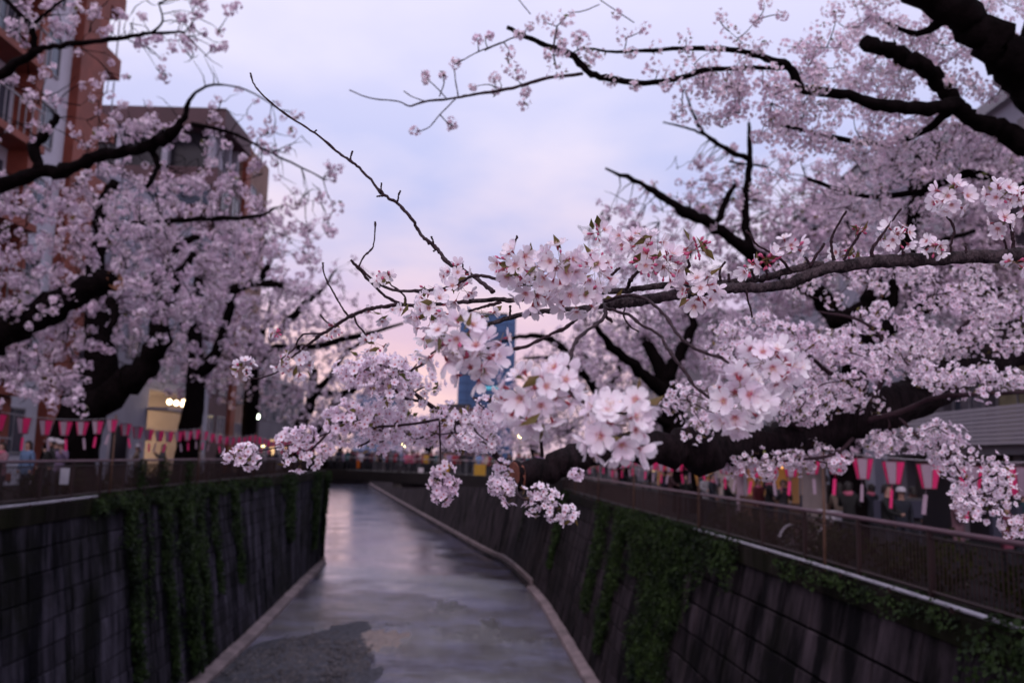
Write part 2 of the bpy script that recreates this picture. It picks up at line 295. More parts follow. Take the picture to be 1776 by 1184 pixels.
# walls
def build_wall(side, y0, y1, bl, ch, label, wm, nmax):
    a, b = (lc, lb) if side < 0 else (rc, rb)
    root = empty('retaining_wall', (a.at(y0)[0], y0, ZW)); tag(root, label, 'wall')
    inv = -np.array(root.location)
    zt = a.z; zb = ZW+.25
    # backing face, the joints show it
    ys = np.linspace(1 if side > 0 else 2, y1, 90); mb = MB(); vs = []
    zz = [zt+.0, (zt+zb)/2, ZW-.4]
    for y in ys:
        for z in zz: vs.append(face_pt(side, y, z, -.05)+inv)
        e = face_pt(side, y, zt, -.05); vs.append(e+np.array([side*2.0, 0, 0])+inv)
    fs = []
    for i in range(len(ys)-1):
        for k in range(2): q = (i*4+k, (i+1)*4+k, (i+1)*4+k+1, i*4+k+1); fs.append(q if side < 0 else q[::-1])
        fs.append((i*4, i*4+3, (i+1)*4+3, (i+1)*4))
    mb.add(vs, fs); mb.build('backing', JOINT, root)
    # blocks
    rows = int(round((zt-zb)/ch)); chh = (zt-zb)/rows; kinds = []
    for v in range(5):
        m_ = MB(); w, h, d = bl-.024, 1.0, .24; c = .025
        j = [random.uniform(-.006, .006) for _ in range(4)]
        f_ = [(-w/2+c, -d/2-j[0], -h/2+c), (w/2-c, -d/2-j[1], -h/2+c), (w/2-c, -d/2-j[2], h/2-c), (-w/2+c, -d/2-j[3], h/2-c)]
        s_ = [(-w/2, -d/2+c, -h/2), (w/2, -d/2+c, -h/2), (w/2, -d/2+c, h/2), (-w/2, -d/2+c, h/2)]
        k_ = [(-w/2, d/2, -h/2), (w/2, d/2, -h/2), (w/2, d/2, h/2), (-w/2, d/2, h/2)]
        m_.add(f_+s_+k_, [(0, 1, 2, 3)]+[(4+i, 4+(i+1) % 4, (i+1) % 4, i) for i in range(4)]+[(8+i, 8+(i+1) % 4, 4+(i+1) % 4, 4+i) for i in range(4)])
        kinds.append(m_.mesh('block', wm))
    n = 0; y = y0; rest = []
    while y < y1-.1:
        for r_ in range(rows):
            off = bl*.5 if r_ % 2 else 0
            yc = y+bl/2+off*.0; z = zb+(r_+.5)*chh
            p0 = face_pt(side, yc-.3, z); p1 = face_pt(side, yc+.3, z); up = face_pt(side, yc, z+.3)-face_pt(side, yc, z-.3)
            t = (p1-p0)/np.linalg.norm(p1-p0)*(1 if side > 0 else -1); up = up/np.linalg.norm(up)
            nrm = np.cross(up, t)
            if nrm[0]*side < 0: t = -t; nrm = -nrm       # local +y points into the bank
            Rm = np.column_stack([t, np.cross(up, t), up])
            c = face_pt(side, yc, z)+Rm[:, 1]*(.10+random.uniform(-.025, .02))
            if n < nmax:
                o = mesh_obj('block', kinds[random.randrange(5)], root)
                o.matrix_local = Matrix.Translation(Vector(c+inv)) @ Matrix(Rm.tolist()).to_4x4() @ Matrix.Diagonal((1, 1, chh-.026, 1))
            else: rest.append((c+inv, Rm, chh))
            n += 1
        y += bl
    if rest:
        mb = MB()
        for c, Rm, hh in rest: mb.box(c, (bl-.035, .24, hh-.03), 0, Rm)
        o = mb.build('far_blocks', wm, root); o['kind'] = 'stuff'
    # coping stones
    ct = 0.0 if side < 0 else -.54
    y = max(1.2, y0-6)
    while y < y1-.2:
        p0, p1 = a.at(y), a.at(min(y+2.6, y1)); m_ = MB(); R_ = frame_rot(p1-p0); ln = np.linalg.norm(p1-p0)
        c = (p0+p1)/2; c[2] = (ct+zt)/2; c[0] += side*.22
        m_.box((0, 0, 0), (ln-.02, .62, ct-zt), 0); o = m_.build('coping_stone', COPM, root)
        o.matrix_local = Matrix.Translation(Vector(c+inv)) @ Matrix(R_.tolist()).to_4x4(); y += 2.6
    # ledge at the foot
    ys = np.linspace(1 if side > 0 else 2, y1, 60); mb = MB(); vs = []
    for y in ys:
        A = face_pt(side, y, ZW+.25, .0); B = b.at(y)
        for q in ((A[0]+side*.1, ZW+.30), (B[0]+side*.04, ZW+.22), (B[0], ZW+.17), (B[0]-side*.02, ZW-.5)): vs.append(np.array([q[0], y, q[1]])+inv)
    fs = [(i*4+k, (i+1)*4+k, (i+1)*4+k+1, i*4+k+1) for i in range(len(ys)-1) for k in range(3)]
    fs = fs if side < 0 else [f[::-1] for f in fs]
    mb.add(vs, fs); mb.build('foot_ledge', LEDGE, root)
    return root
build_wall(-1, 15, 71, 1.25, .62, 'long left river wall of stained concrete blocks hung with ivy strands', WALLL, 300)
build_wall(1, 6.5, 60, 1.4, .78, 'right river wall of streaky brown concrete blocks curving towards the bridge', WALLR, 290)
# far walls past the bridge
def far_wall(pts, zt, side, label):
    root = empty('retaining_wall', (pts[0][0], pts[0][1], ZW)); tag(root, label, 'wall'); inv = -np.array(root.location); mb = MB(); vs = []
    for p in pts:
        for dx, z in ((side*2, zt), (0, zt), (-side*.0, zt-.45), (side*.12, zt-.45), (-side*1.2*(side > 0), ZW+.2), (-side*1.7*(side > 0), ZW+.15), (-side*1.7*(side > 0), ZW-.5)): vs.append(np.array([p[0]+dx, p[1], z])+inv)
    f1 = [(i*7+k, (i+1)*7+k, (i+1)*7+k+1, i*7+k+1) for i in range(len(pts)-1) for k in range(6)]
    mb.add(vs, [f if side < 0 else f[::-1] for f in f1]); mb.build('face', WALLR, root)
    for i in range(0, len(pts)-1):
        mb = MB(); a, b2 = np.array([pts[i][0], pts[i][1], 0]), np.array([pts[i+1][0], pts[i+1][1], 0]); c = (a+b2)/2
        mb.box((c[0]-side*1.2*(side > 0)+inv[0], c[1]+inv[1], ZW+.35+inv[2]), (np.linalg.norm(b2-a), .3, .3), 0, frame_rot(b2-a)); mb.build('kerb', LEDGE, root)
far_wall([p for p in rc.p if p[1] > 59.5], -.54, 1, 'far right river wall seen below the bridge, brown and unlit')
far_wall([np.array((x, 299.5-.02*abs(x), 0)) for x in (-30., -60., -95.)], -.54, 1, 'far cross wall closing the river at its distant bend')
far_wall([p for p in lfar], 0, -1, 'far left river wall turning away behind the bridge')
# gravel bar in the left foreground of the stream, and the small tan shoal
import mathutils.noise as _mn
def mnoise2(x, y): return _mn.noise(Vector((x, y, .3)))
def bar(name, cx, cy, rx, ry, h, m, seed, label_kind='structure'):
    mb = MB(); n = 40; vs = []; ph = [random.uniform(0, 6.28) for _ in range(6)]
    for i in range(n+1):
        for j in range(n+1):
            x = -1.25+2.5*i/n; y = -1.25+2.5*j/n; a = math.atan2(y, x); r = math.hypot(x, y)/(1+.12*math.sin(3*a+ph[0])+.08*math.sin(5*a+ph[1])+.05*math.sin(9*a+ph[2]))
            z = h*(1-r**2)+.06*mnoise2(x*2.2, y*2.2+seed)+.05*mnoise2(x*6, y*6+seed)+random.uniform(-.015, .015)
            vs.append((cx+x*rx, cy+y*ry, ZW+z))
    fs = [(i*(n+1)+j, (i+1)*(n+1)+j, (i+1)*(n+1)+j+1, i*(n+1)+j+1) for i in range(n) for j in range(n)]
    mb.add(vs, fs); o = mb.build(name, m, None, True); o['kind'] = label_kind; return o
GRAV = mat('gravel', (.07, .07, .09), .8, var=.75, vscale=5, bump=1, bscale=9, obj=False)
c = onz(500, 1135, ZW); bar('gravel_bar', -8.6, 36.0, 3.3, 9.0, .12, GRAV, 1)
TAN = mat('wet_gravel', (.20, .13, .10), .35, .6, var=.6, vscale=4, bump=1, bscale=10, obj=False)
c = onz(655, 1108, ZW); bar('gravel_shoal', c[0], c[1], 1.15, 2.6, .05, TAN, 2)
for a, b_, rx, ry in ((780, 1050, .8, 1.6), (850, 1080, .5, 1.3)):
    c = onz(a, b_, ZW); bar('wet_stone_bank', c[0], c[1], rx, ry, .035, mat('wet_stones', (.05, .045, .045), .3, .6, var=.6, vscale=6, bump=1, bscale=12, obj=False), 3)
peb = MB()
for i in range(2200):
    a = rng.uniform(0, 6.28); r = math.sqrt(rng.uniform(0, 1)); x, y = -8.4+3.0*r*math.cos(a), 36.0+8.2*r*math.sin(a); s = rng.uniform(.04, .13)
    z = ZW+.12*(1-r*r)
    vs = np.array([(1, 0, 0), (-1, 0, 0), (0, 1, 0), (0, -1, 0), (0, 0, .7), (0, 0, -.7)])*s*rng.uniform(.6, 1.2, (6, 3))+np.array((x, y, z+s*.2))
    peb.add(vs, [(0, 2, 4), (2, 1, 4), (1, 3, 4), (3, 0, 4), (2, 0, 5), (1, 2, 5), (3, 1, 5), (0, 3, 5)])
o = peb.build('pebbles', mat('pebble', (.12, .11, .12), .7, var=.6, vscale=3, obj=False)); o['kind'] = 'stuff'
# sill across the stream where the water breaks
sill = MB()
for i in range(46):
    t = i/45; x = -9.5+t*11.7; y = 45+1.6*math.sin(t*5)+random.uniform(-.4, .4); s = random.uniform(.10, .22)
    if random.random() < .45: continue
    vs = np.array([(1, 0, 0), (-1, 0, 0), (0, 1, 0), (0, -1, 0), (0, 0, .35), (0, 0, -.7)])*s*rng.uniform(.7, 1.4, (6, 3))+np.array((x, y, ZW))
    sill.add(vs, [(0, 2, 4), (2, 1, 4), (1, 3, 4), (3, 0, 4), (2, 0, 5), (1, 2, 5), (3, 1, 5), (0, 3, 5)])
o = sill.build('river_stones', mat('river_stone', (.06, .055, .06), .4)); tag(o, kind='stuff')

# ------------------------------------------------------------------ scattering
def scatter(name, templ, pos, zdir, scale, mats, parent=None, kind=None, spin=True):
    """templ: list of (verts, tris, matidx, t); copies each at pos with local +z along zdir; one mesh"""
    pos = np.asarray(pos, float); n = len(pos)
    if n == 0: return None
    zdir = np.asarray(zdir, float); zdir = zdir/(np.linalg.norm(zdir, axis=1)[:, None]+1e-9)
    a = rng.normal(size=(n, 3)); x = np.cross(a, zdir); x /= np.linalg.norm(x, axis=1)[:, None]+1e-9; y = np.cross(zdir, x)
    R = np.stack([x, y, zdir], axis=2)*np.broadcast_to(np.asarray(scale, float), (n,))[:, None, None]
    which = rng.integers(0, len(templ), n); V = []; T = []; MI = []; TT = []; off = 0
    for k, (v, tr, mi, t) in enumerate(templ):
        idx = np.nonzero(which == k)[0]
        if not len(idx): continue
        vv = np.einsum('nij,vj->nvi', R[idx], v)+pos[idx][:, None, :]
        V.append(vv.reshape(-1, 3)); T.append((tr[None]+(np.arange(len(idx))*len(v))[:, None, None]).reshape(-1, 3)+off)
        MI.append(np.tile(mi, len(idx))); TT.append(np.tile(t, len(idx))); off += len(idx)*len(v)
    V = np.concatenate(V); T = np.concatenate(T); MI = np.concatenate(MI); TT = np.concatenate(TT)
    me = tri_mesh(name, V, T, MI, TT, mats); o = mesh_obj(name, me, parent)
    if parent: o.matrix_parent_inverse = parent_inv(parent)
    if kind: o['kind'] = kind
    return o
def parent_inv(p):
    m = Matrix.Identity(4)
    q = p
    while q: m = q.matrix_basis @ m; q = q.parent
    return m.inverted()
def tri_mesh(name, V, T, MI, TT, mats):
    me = bpy.data.meshes.new(name); me.vertices.add(len(V)); me.vertices.foreach_set('co', V.astype(np.float32).ravel())
    me.loops.add(len(T)*3); me.loops.foreach_set('vertex_index', T.astype(np.int32).ravel())
    me.polygons.add(len(T)); me.polygons.foreach_set('loop_start', np.arange(0, len(T)*3, 3, dtype=np.int32)); me.polygons.foreach_set('loop_total', np.full(len(T), 3, dtype=np.int32))
    for m in mats: me.materials.append(m)
    me.polygons.foreach_set('material_index', MI.astype(np.int32))
    at = me.attributes.new('t', 'FLOAT', 'POINT'); at.data.foreach_set('value', TT.astype(np.float32))
    me.update(calc_edges=True); return me
class TB:
    def __init__(s): s.v = []; s.t = []; s.m = []; s.a = []
    def add(s, v, tr, m, a):
        o = len(s.v); s.v += [tuple(q) for q in v]; s.t += [tuple(i+o for i in q) for q in tr]; s.m += [m]*len(tr)
        s.a += list(a) if hasattr(a, '__len__') else [a]*len(v)
    def done(s): return np.array(s.v, float), np.array(s.t, int), np.array(s.m, int), np.array(s.a, float)
def quadtris(q): return [(q[0], q[1], q[2]), (q[0], q[2], q[3])]
def flower_near(cup, size, seed):
    """open cherry flower: notched petals, star heart, stamens, calyx and stalk. mats: petal, heart, stamen, calyx, stalk"""
    r_ = random.Random(seed); tb = TB(); n = 5
    for k in range(n):
        a0 = 2*math.pi*k/n+r_.uniform(-.06, .06); ln = r_.uniform(.95, 1.08); lift = cup+r_.uniform(-.07, .07); tw = r_.uniform(-.12, .12)
        rows = [(.07, .05), (.28, .20), (.52, .36), (.76, .415), (.93, .29), (1.0, .13)]
        vs = []; at = []
        for i, (rr, w) in enumerate(rows):
            for j, sx in enumerate((-1, -.5, 0, .5, 1)):
                rad = rr*ln-(.10 if (i == 5 and j == 2) else 0)+(.0 if i < 5 else (.02 if j in (1, 3) else -.03))
                x = sx*w; z = lift*rr**1.5*.9+(abs(sx)**2)*.10*rr+.05*math.sin(rr*6+k+sx*3)*rr+tw*x
                xx, yy = rad*math.cos(a0)-x*math.sin(a0), rad*math.sin(a0)+x*math.cos(a0); vs.append((xx, yy, z+.012*k)); at.append(min(1, rad))
        tr = []
        for i in range(5):
            for j in range(4): tr += quadtris((i*5+j, (i+1)*5+j, (i+1)*5+j+1, i*5+j+1))
        tb.add(vs, tr, 0, at)
    vs = [(0, 0, .07)]; 
    for k in range(10):
        rr = .19 if k % 2 == 0 else .07; a = 2*math.pi*k/10+.31; vs.append((rr*math.cos(a), rr*math.sin(a), .07+rr*.35*max(cup, .1)))
    tb.add(vs, [(0, 1+k, 1+(k+1) % 10) for k in range(10)], 1, .3)
    for k in range(12):
        a = r_.uniform(0, 6.28); rr = r_.uniform(.18, .42); h = r_.uniform(.28, .45); w = .012
        x, y = rr*math.cos(a), rr*math.sin(a); tx, ty = -math.sin(a)*w, math.cos(a)*w
        tb.add([(tx*.6, ty*.6, .08), (-tx*.6, -ty*.6, .08), (x-tx, y-ty, h), (x+tx, y+ty, h)], quadtris((0, 1, 2, 3)), 2, 1)
        tb.add([(x+.03, y, h), (x-.02, y+.025, h), (x-.02, y-.025, h), (x, y, h+.045)], [(0, 1, 3), (1, 2, 3), (2, 0, 3), (0, 2, 1)], 2, 1)
    # calyx: narrow cup and five sepals at the back, then the stalk
    ring = lambda r, z: [(r*math.cos(2*math.pi*q/6), r*math.sin(2*math.pi*q/6), z) for q in range(6)]
    vs = ring(.10, 0)+ring(.12, -.16)+ring(.05, -.42)
    tr = []
    for i in range(2):
        for q in range(6): tr += quadtris((i*6+q, i*6+(q+1) % 6, (i+1)*6+(q+1) % 6, (i+1)*6+q))
    tb.add(vs, tr, 3, .3)
    for k in range(5):
        a = 2*math.pi*(k+.5)/5; c, s = math.cos(a), math.sin(a)
        tb.add([(.08*c-.07*s, .08*s+.07*c, -.02), (.08*c+.07*s, .08*s-.07*c, -.02), (.34*c, .34*s, .03*cup-.03)], [(0, 1, 2)], 3, .3)
    bend = r_.uniform(-.25, .25)
    pts = [(0, 0, -.42), (bend*.3, 0, -.95), (bend, bend*.4, -1.6)]; vs = []
    for i, p in enumerate(pts):
        for q in range(3): vs.append((p[0]+.028*math.cos(q*2.09), p[1]+.028*math.sin(q*2.09), p[2]))
    tr = []
    for i in range(2):
        for q in range(3): tr += quadtris((i*3+q, i*3+(q+1) % 3, (i+1)*3+(q+1) % 3, (i+1)*3+q))
    tb.add(vs, tr, 4, .3); v, t, m, a = tb.done(); return v*size, t, m, a
def flower_mid(cup, seed):
    r_ = random.Random(seed); tb = TB()
    for k in range(5):
        a0 = 2*math.pi*k/5+r_.uniform(-.1, .1); c, s = math.cos(a0), math.sin(a0); lift = cup+r_.uniform(-.1, .1)
        loc = [(.05, 0, 0), (.5, -.38, .4), (.93, -.26, .9), (.86, 0, .8), (.93, .26, .9), (.5, .38, .4)]
        tb.add([(x*c-y*s, x*s+y*c, lift*z+.02*k) for x, y, z in loc], [(0, 1, 3), (1, 2, 3), (0, 3, 5), (3, 4, 5)], 0, [.12, .6, 1, .9, 1, .6])
    vs = [(0, 0, .1)]+[(.20*math.cos(k*1.2566), .20*math.sin(k*1.2566), .10) for k in range(5)]
    tb.add(vs, [(0, 1+k, 1+(k+1) % 5) for k in range(5)], 1, .2)
    tb.add([(.04, 0, 0), (-.04, 0, 0), (-.03, .03, -1.5), (.03, .03, -1.5)], quadtris((0, 1, 2, 3)), 2, .2)
    return tb.done()
def puff(n, seed, spread=1.0, leaf=0):
    """a clump of far blossom: tilted petal-sized faces round a core. mats: petal, leaf"""
    r_ = random.Random(seed); tb = TB()
    for i in range(n):
        d = np.array([r_.gauss(0, 1), r_.gauss(0, 1), r_.gauss(0, .8)]); d /= np.linalg.norm(d); c = d*r_.uniform(.45, 1.0)*spread
        nrm = d+np.array([r_.uniform(-.6, .6) for _ in range(3)]); nrm /= np.linalg.norm(nrm)
        x = np.cross(nrm, [r_.random(), r_.random(), r_.random()]); x /= np.linalg.norm(x); y = np.cross(nrm, x); s = r_.uniform(.20, .36)
        k = 5; vs = [c-nrm*.12]+[c+s*(math.cos(2*math.pi*q/k)*x*r_.uniform(.75, 1.2)+math.sin(2*math.pi*q/k)*y*r_.uniform(.75, 1.2)) for q in range(k)]
        lf = i < leaf
        tb.add(vs, [(0, 1+q, 1+(q+1) % k) for q in range(k)], 1 if lf else 0, [.15]+[r_.uniform(.55, 1)]*k)
    return tb.done()
def puff_lo(n, seed, leaf=0):
    r_ = random.Random(seed); tb = TB()
    for i in range(n):
        d = np.array([r_.gauss(0, 1), r_.gauss(0, 1), r_.gauss(0, .8)]); d /= np.linalg.norm(d); c = d*r_.uniform(.4, 1.0)
        nrm = d+np.array([r_.uniform(-.7, .7) for _ in range(3)]); nrm /= np.linalg.norm(nrm)
        x = np.cross(nrm, [r_.random(), r_.random(), r_.random()]); x /= np.linalg.norm(x); y = np.cross(nrm, x); s = r_.uniform(.36, .55)
        vs = [c+s*x, c+s*y*r_.uniform(.6, 1), c-s*x*r_.uniform(.7, 1), c-s*y*r_.uniform(.6, 1)]
        tb.add(vs, [(0, 1, 2), (0, 2, 3)], 1 if i < leaf else 0, r_.uniform(.35, 1))
    return tb.done()
def leaf_t(w=.42, cups=.15):
    tb = TB(); tb.add([(0, 0, 0), (.4, w, cups), (1.0, 0, .05), (.4, -w, cups), (.45, 0, -.02)], [(0, 4, 1), (1, 4, 2), (2, 4, 3), (3, 4, 0)], 0, 1); return tb.done()
def bud_t(sz):
    tb = TB(); ring = lambda r, z: [(r*math.cos(2*math.pi*q/6), r*math.sin(2*math.pi*q/6), z) for q in range(6)]
    prof = [(.10, -.05), (.22, .2), (.2, .42), (.02, .62)]; vs = sum([ring(*p) for p in prof], []); tr = []
    for i in range(3):
        for q in range(6): tr += quadtris((i*6+q, i*6+(q+1) % 6, (i+1)*6+(q+1) % 6, (i+1)*6+q))
    tb.add(vs, tr, 0, .3); vs = ring(.10, -.05)+ring(.11, -.3)+ring(.03, -.45)
    tr = []
    for i in range(2):
        for q in range(6): tr += quadtris((i*6+q, (i+1)*6+q, (i+1)*6+(q+1) % 6, i*6+(q+1) % 6))
    tb.add(vs, tr, 1, .3)
    vs = ring(.03, -.45)+ring(.03, -1.5); tr = []
    for q in range(6): tr += quadtris((q, 6+q, 6+(q+1) % 6, (q+1) % 6))
    tb.add(vs, tr, 2, .3); v, t, m, a = tb.done(); return v*sz, t, m, a

FN = [flower_near(c, 1, s) for c, s in ((.22, 1), (.32, 2), (.5, 3), (.12, 4), (.95, 5), (.38, 6), (.7, 7))]
FM = [flower_mid(c, s) for c, s in ((.25, 1), (.5, 2), (.1, 3), (.8, 4), (.4, 5))]
PUF = [puff(20, s, leaf=(2 if s % 4 == 0 else 0)) for s in range(12)]
PUL = [puff_lo(11, s, leaf=(1 if s % 6 == 0 else 0)) for s in range(12)]
FN_ME = []
for i, (v, t, m, a) in enumerate(FN):
    for hk, hm in enumerate((CORE, CORE2)):
        me = tri_mesh('flower', v*.0168, t, m, a, [PET, hm, STAM, CALYX, STEM]); me.polygons.foreach_set('use_smooth', [True]*len(t)); FN_ME.append(me)
v, t, m, a = bud_t(.0115); BUD_ME = tri_mesh('bud', v, t, m, a, [BUD, CALYX, STEM]); BUD_ME.polygons.foreach_set('use_smooth', [True]*len(t))
v, t, m, a = leaf_t(.22, .12); LEAF_ME = tri_mesh('leaf', v*.030, t, m, a, [LEAF])
def basis(z):
    z = np.array(z, float); z /= np.linalg.norm(z); a = rng.normal(size=3); x = np.cross(a, z); x /= np.linalg.norm(x); return np.column_stack([x, np.cross(z, x), z])
def sphere_dirs(n, jit=.35):
    i = np.arange(n)+.5; ph = np.arccos(1-2*i/n); th = math.pi*(1+5**.5)*i+rng.uniform(0, 6.28)
    d = np.stack([np.cos(th)*np.sin(ph), np.sin(th)*np.sin(ph), np.cos(ph)], 1)+rng.normal(size=(n, 3))*jit*.5
    return d/np.linalg.norm(d, axis=1)[:, None]
def cluster_near(root, px, py, rx, ry, d, n, buds=0, leaves=2, label=None):
    """flower cluster whose flowers, buds and leaves are objects of their own"""
    c = P(px, py, d); e = empty('blossom_cluster', tuple(c-np.array(root.location)), root)
    if label: e['label'] = label
    R0 = np.array([rx, (rx+ry)/2, ry])*d/F
    for k, dr in enumerate(sphere_dirs(n)):
        loc = CR*dr[0]*R0[0]*.80+_f*dr[1]*R0[1]*.62+CU*dr[2]*R0[2]*.80
        nrm = CR*dr[0]+_f*dr[1]*1.0+CU*dr[2]*.9-np.array([0, 0, .15])+rng.normal(size=3)*.15
        o = mesh_obj('flower', FN_ME[rng.integers(0, len(FN_ME))], e); s = rng.uniform(.9, 1.12)*(1 if min(rx, ry) > 28 else .95)
        o.matrix_local = Matrix.Translation(Vector(loc*rng.uniform(.85, 1.08))) @ Matrix(basis(nrm).tolist()).to_4x4() @ Matrix.Scale(s, 4)
    for k in range(buds):
        dr = rng.normal(size=3); dr /= np.linalg.norm(dr); dr[1] = -abs(dr[1])*.7
        loc = (CR*dr[0]*R0[0]+_f*dr[1]*R0[1]+CU*dr[2]*R0[2])*rng.uniform(.55, .85)
        o = mesh_obj('bud', BUD_ME, e); o.matrix_local = Matrix.Translation(Vector(loc)) @ Matrix(basis(loc+rng.normal(size=3)*.004).tolist()).to_4x4() @ Matrix.Scale(rng.uniform(.8, 1.3), 4)
    for k in range(leaves):
        dr = rng.normal(size=3); dr /= np.linalg.norm(dr); dr[1] = -abs(dr[1])
        loc = (CR*dr[0]*R0[0]+_f*dr[1]*R0[1]+CU*dr[2]*R0[2])*.72
        o = mesh_obj('leaf', LEAF_ME, e); o.matrix_local = Matrix.Translation(Vector(loc)) @ Matrix(basis(rng.normal(size=3)).tolist()).to_4x4() @ Matrix.Scale(rng.uniform(.8, 1.2), 4)
    return e
LEAFT = leaf_t(.25, .1)
def mid_leafs(): 
    v, t, m, a = LEAFT; return [(v, t, m, a)]
def mid_flowers(spots, fpc=14, fr=.0165):
    """spots: (px, py, rx, ry, depth) clusters -> positions, normals, scales"""
    pos, nr, lp, ln = [], [], [], []
    for px, py, rx, ry, d in spots:
        c = P(px, py, d); n = max(4, int(fpc*rng.uniform(.7, 1.35))); dr = sphere_dirs(n, .5); R0 = np.array([rx, (rx+ry)/2, ry])*d/F
        w = CR*(dr[:, :1]*R0[0])+_f*(dr[:, 1:2]*R0[1])+CU*(dr[:, 2:]*R0[2]); pos.append(c+w*rng.uniform(.6, 1.1, (n, 1)))
        nr.append(dr[:, :1]*CR+dr[:, 1:2]*_f+dr[:, 2:]*CU+rng.normal(size=(n, 3))*.3)
        k = rng.integers(0, 6)
        if k: q = rng.normal(size=(k, 3)); q /= np.linalg.norm(q, axis=1)[:, None]; lp.append(c+q*R0.mean()*.8); ln.append(rng.normal(size=(k, 3)))
    return np.concatenate(pos), np.concatenate(nr), (np.concatenate(lp) if lp else np.zeros((0, 3))), (np.concatenate(ln) if ln else np.zeros((0, 3)))

# ------------------------------------------------------------------ cherry trees
from mathutils import kdtree
import mathutils.noise as mnoise
def limb_obj(name, root, path, rad, m=BARK, sides=9, wob=.07, cut=None, mats=None):
    mb = MB(); inv = -np.array(root.location); pts = path+inv
    mb.tube(pts, rad, sides, 0, True, wob)
    return mb.build(name, mats or m, root, True)
def cut_face(root, path, rad, m):
    """pale sawn disc at the last point"""
    t = path[-1]-path[-3]; t /= np.linalg.norm(t); c = path[-1]+t*.004-np.array(root.location); B = basis(t); n = 14
    vs = [c+B[:, 2]*.003]+[c+rad*1.02*(math.cos(6.283*k/n)*B[:, 0]+math.sin(6.283*k/n)*B[:, 1])*random.uniform(.93, 1.07) for k in range(n)]
    vs += [v-t*.03 for v in vs[1:]]
    MB().add(vs, [(0, 1+k, 1+(k+1) % n) for k in range(n)]+[(1+(k+1) % n, 1+k, 1+n+k, 1+n+(k+1) % n) for k in range(n)]).build('sawn_face', m, root)
def grow(root, nodes, blobs, r0=.02, r1=.004, batches=6, sag=.1, start=.25, spacing=.12, tmpl=PUL, psize=.11, mats=None, dens=1.0, wobble=.25, clump=1.1, back=.0, twigsides=3, tw_m=None, keep=None):
    """nodes: (n,3) attachment points on the limbs. blobs: (px,py,rx,ry,depth,ddepth,count[,fill]). Grows twigs to targets in the blobs
    and sets blossom clumps along them."""
    targets = []; fills = []
    for b in blobs:
        px, py, rx, ry, d, dd, n = b[:7]; fill = b[7] if len(b) > 7 else 1.0
        n = int(n*dens); d += dd*back; q = rng.normal(size=(n, 3)); q /= np.linalg.norm(q, axis=1)[:, None]; q *= rng.uniform(0, 1, (n, 1))**.4
        for a in q:
            targets.append(P(px+a[0]*rx, py+a[1]*ry, d+a[2]*dd)); fills.append(fill)
    targets = np.array(targets); fills = np.array(fills); nodes = [np.array(p) for p in nodes]
    def nearest(tg):
        kd = kdtree.KDTree(len(nodes))
        for i, p in enumerate(nodes): kd.insert(p, i)
        kd.balance(); return [kd.find(t) for t in tg]
    order = np.argsort([f[2] for f in nearest(targets)]); mb = MB(); pos = []; nrm = []; sz = []
    inv = -np.array(root.location)
    for ch in np.array_split(order, batches):
        fr = nearest(targets[ch])
        for ti, (co, idx, dist) in zip(ch, fr):
            a = np.array(co); b = targets[ti]; ln = np.linalg.norm(b-a)
            if ln < .05: continue
            mid = (a+b)/2+rng.normal(size=3)*ln*wobble*.5+np.array([0, 0, sag*ln*rng.uniform(-.3, 1)]); k = 5 if ln > .8 else 4
            tt = np.linspace(0, 1, k); pth = np.outer((1-tt)**2, a)+np.outer(2*tt*(1-tt), mid)+np.outer(tt**2, b)
            pth[1:-1] += rng.normal(size=(k-2, 3))*ln*.03
            rr = np.linspace(min(r0, r0*.45+ln*.006), r1, k); mb.tube(pth+inv, rr, twigsides, 0, False)
            nodes.extend(pth[1:])
            m_ = max(1, int(ln*(1-start)/spacing*fills[ti])); s = rng.uniform(start, 1, m_)
            if fills[ti] > .3: s[0] = 1
            q = np.outer((1-s)**2, a)+np.outer(2*s*(1-s), mid)+np.outer(s**2, b)
            pos.append(q+rng.normal(size=(m_, 3))*psize*.5); sz.append(psize*rng.uniform(.6, 1.25, m_))
    mb.build('twigs', tw_m or BARK, root)['kind'] = 'stuff'
    pos = np.concatenate(pos); sz = np.concatenate(sz)
    if clump:
        nv = np.array([mnoise.noise(Vector(p*clump)) for p in pos]); k = nv > rng.uniform(-.36, .14, len(pos)); pos, sz = pos[k], sz[k]
    if keep is not None:
        k = rng.uniform(0, 1, len(pos)) < keep; pos, sz = pos[k], sz[k]
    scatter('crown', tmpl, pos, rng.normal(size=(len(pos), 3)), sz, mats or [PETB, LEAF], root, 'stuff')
    return len(pos)
def tree(label, base, trunk, limbs, blobs, group='cherry trees in blossom along the river', name='cherry_tree', cuts=(), **kw):
    """trunk / limbs: pixel paths (px,py,depth,r_px) or world paths given as ('w', [(x,y,z,r)...])"""
    root = empty(name, base); tag(root, label, 'tree', group); nodes = []
    def path(spec):
        if isinstance(spec, tuple) and spec[0] == 'w':
            q = smooth(np.array(spec[1], float), 5); return q[:, :3], q[:, 3]
        return px_path(spec, 5)
    p, r = path(trunk)
    if p[0][2] > base[2]+.05:
        g = p[0].copy(); g[2] = base[2]-.1; dd_ = p[0][2]-g[2]; p = np.vstack([g, g+np.array([0, 0, .25]), p]); r = np.concatenate([[r[0]*1.5, r[0]*1.15], r])
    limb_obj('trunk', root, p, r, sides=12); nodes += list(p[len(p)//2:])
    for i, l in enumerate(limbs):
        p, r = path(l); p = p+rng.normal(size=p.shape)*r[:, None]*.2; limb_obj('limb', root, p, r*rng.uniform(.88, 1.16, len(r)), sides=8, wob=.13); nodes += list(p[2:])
        if i in cuts: cut_face(root, p, r[-1], CUTL)
    if blobs: n = grow(root, nodes, blobs, **kw)
    return root
def gz(side): return -.02 if side < 0 else -.56
NP = 0
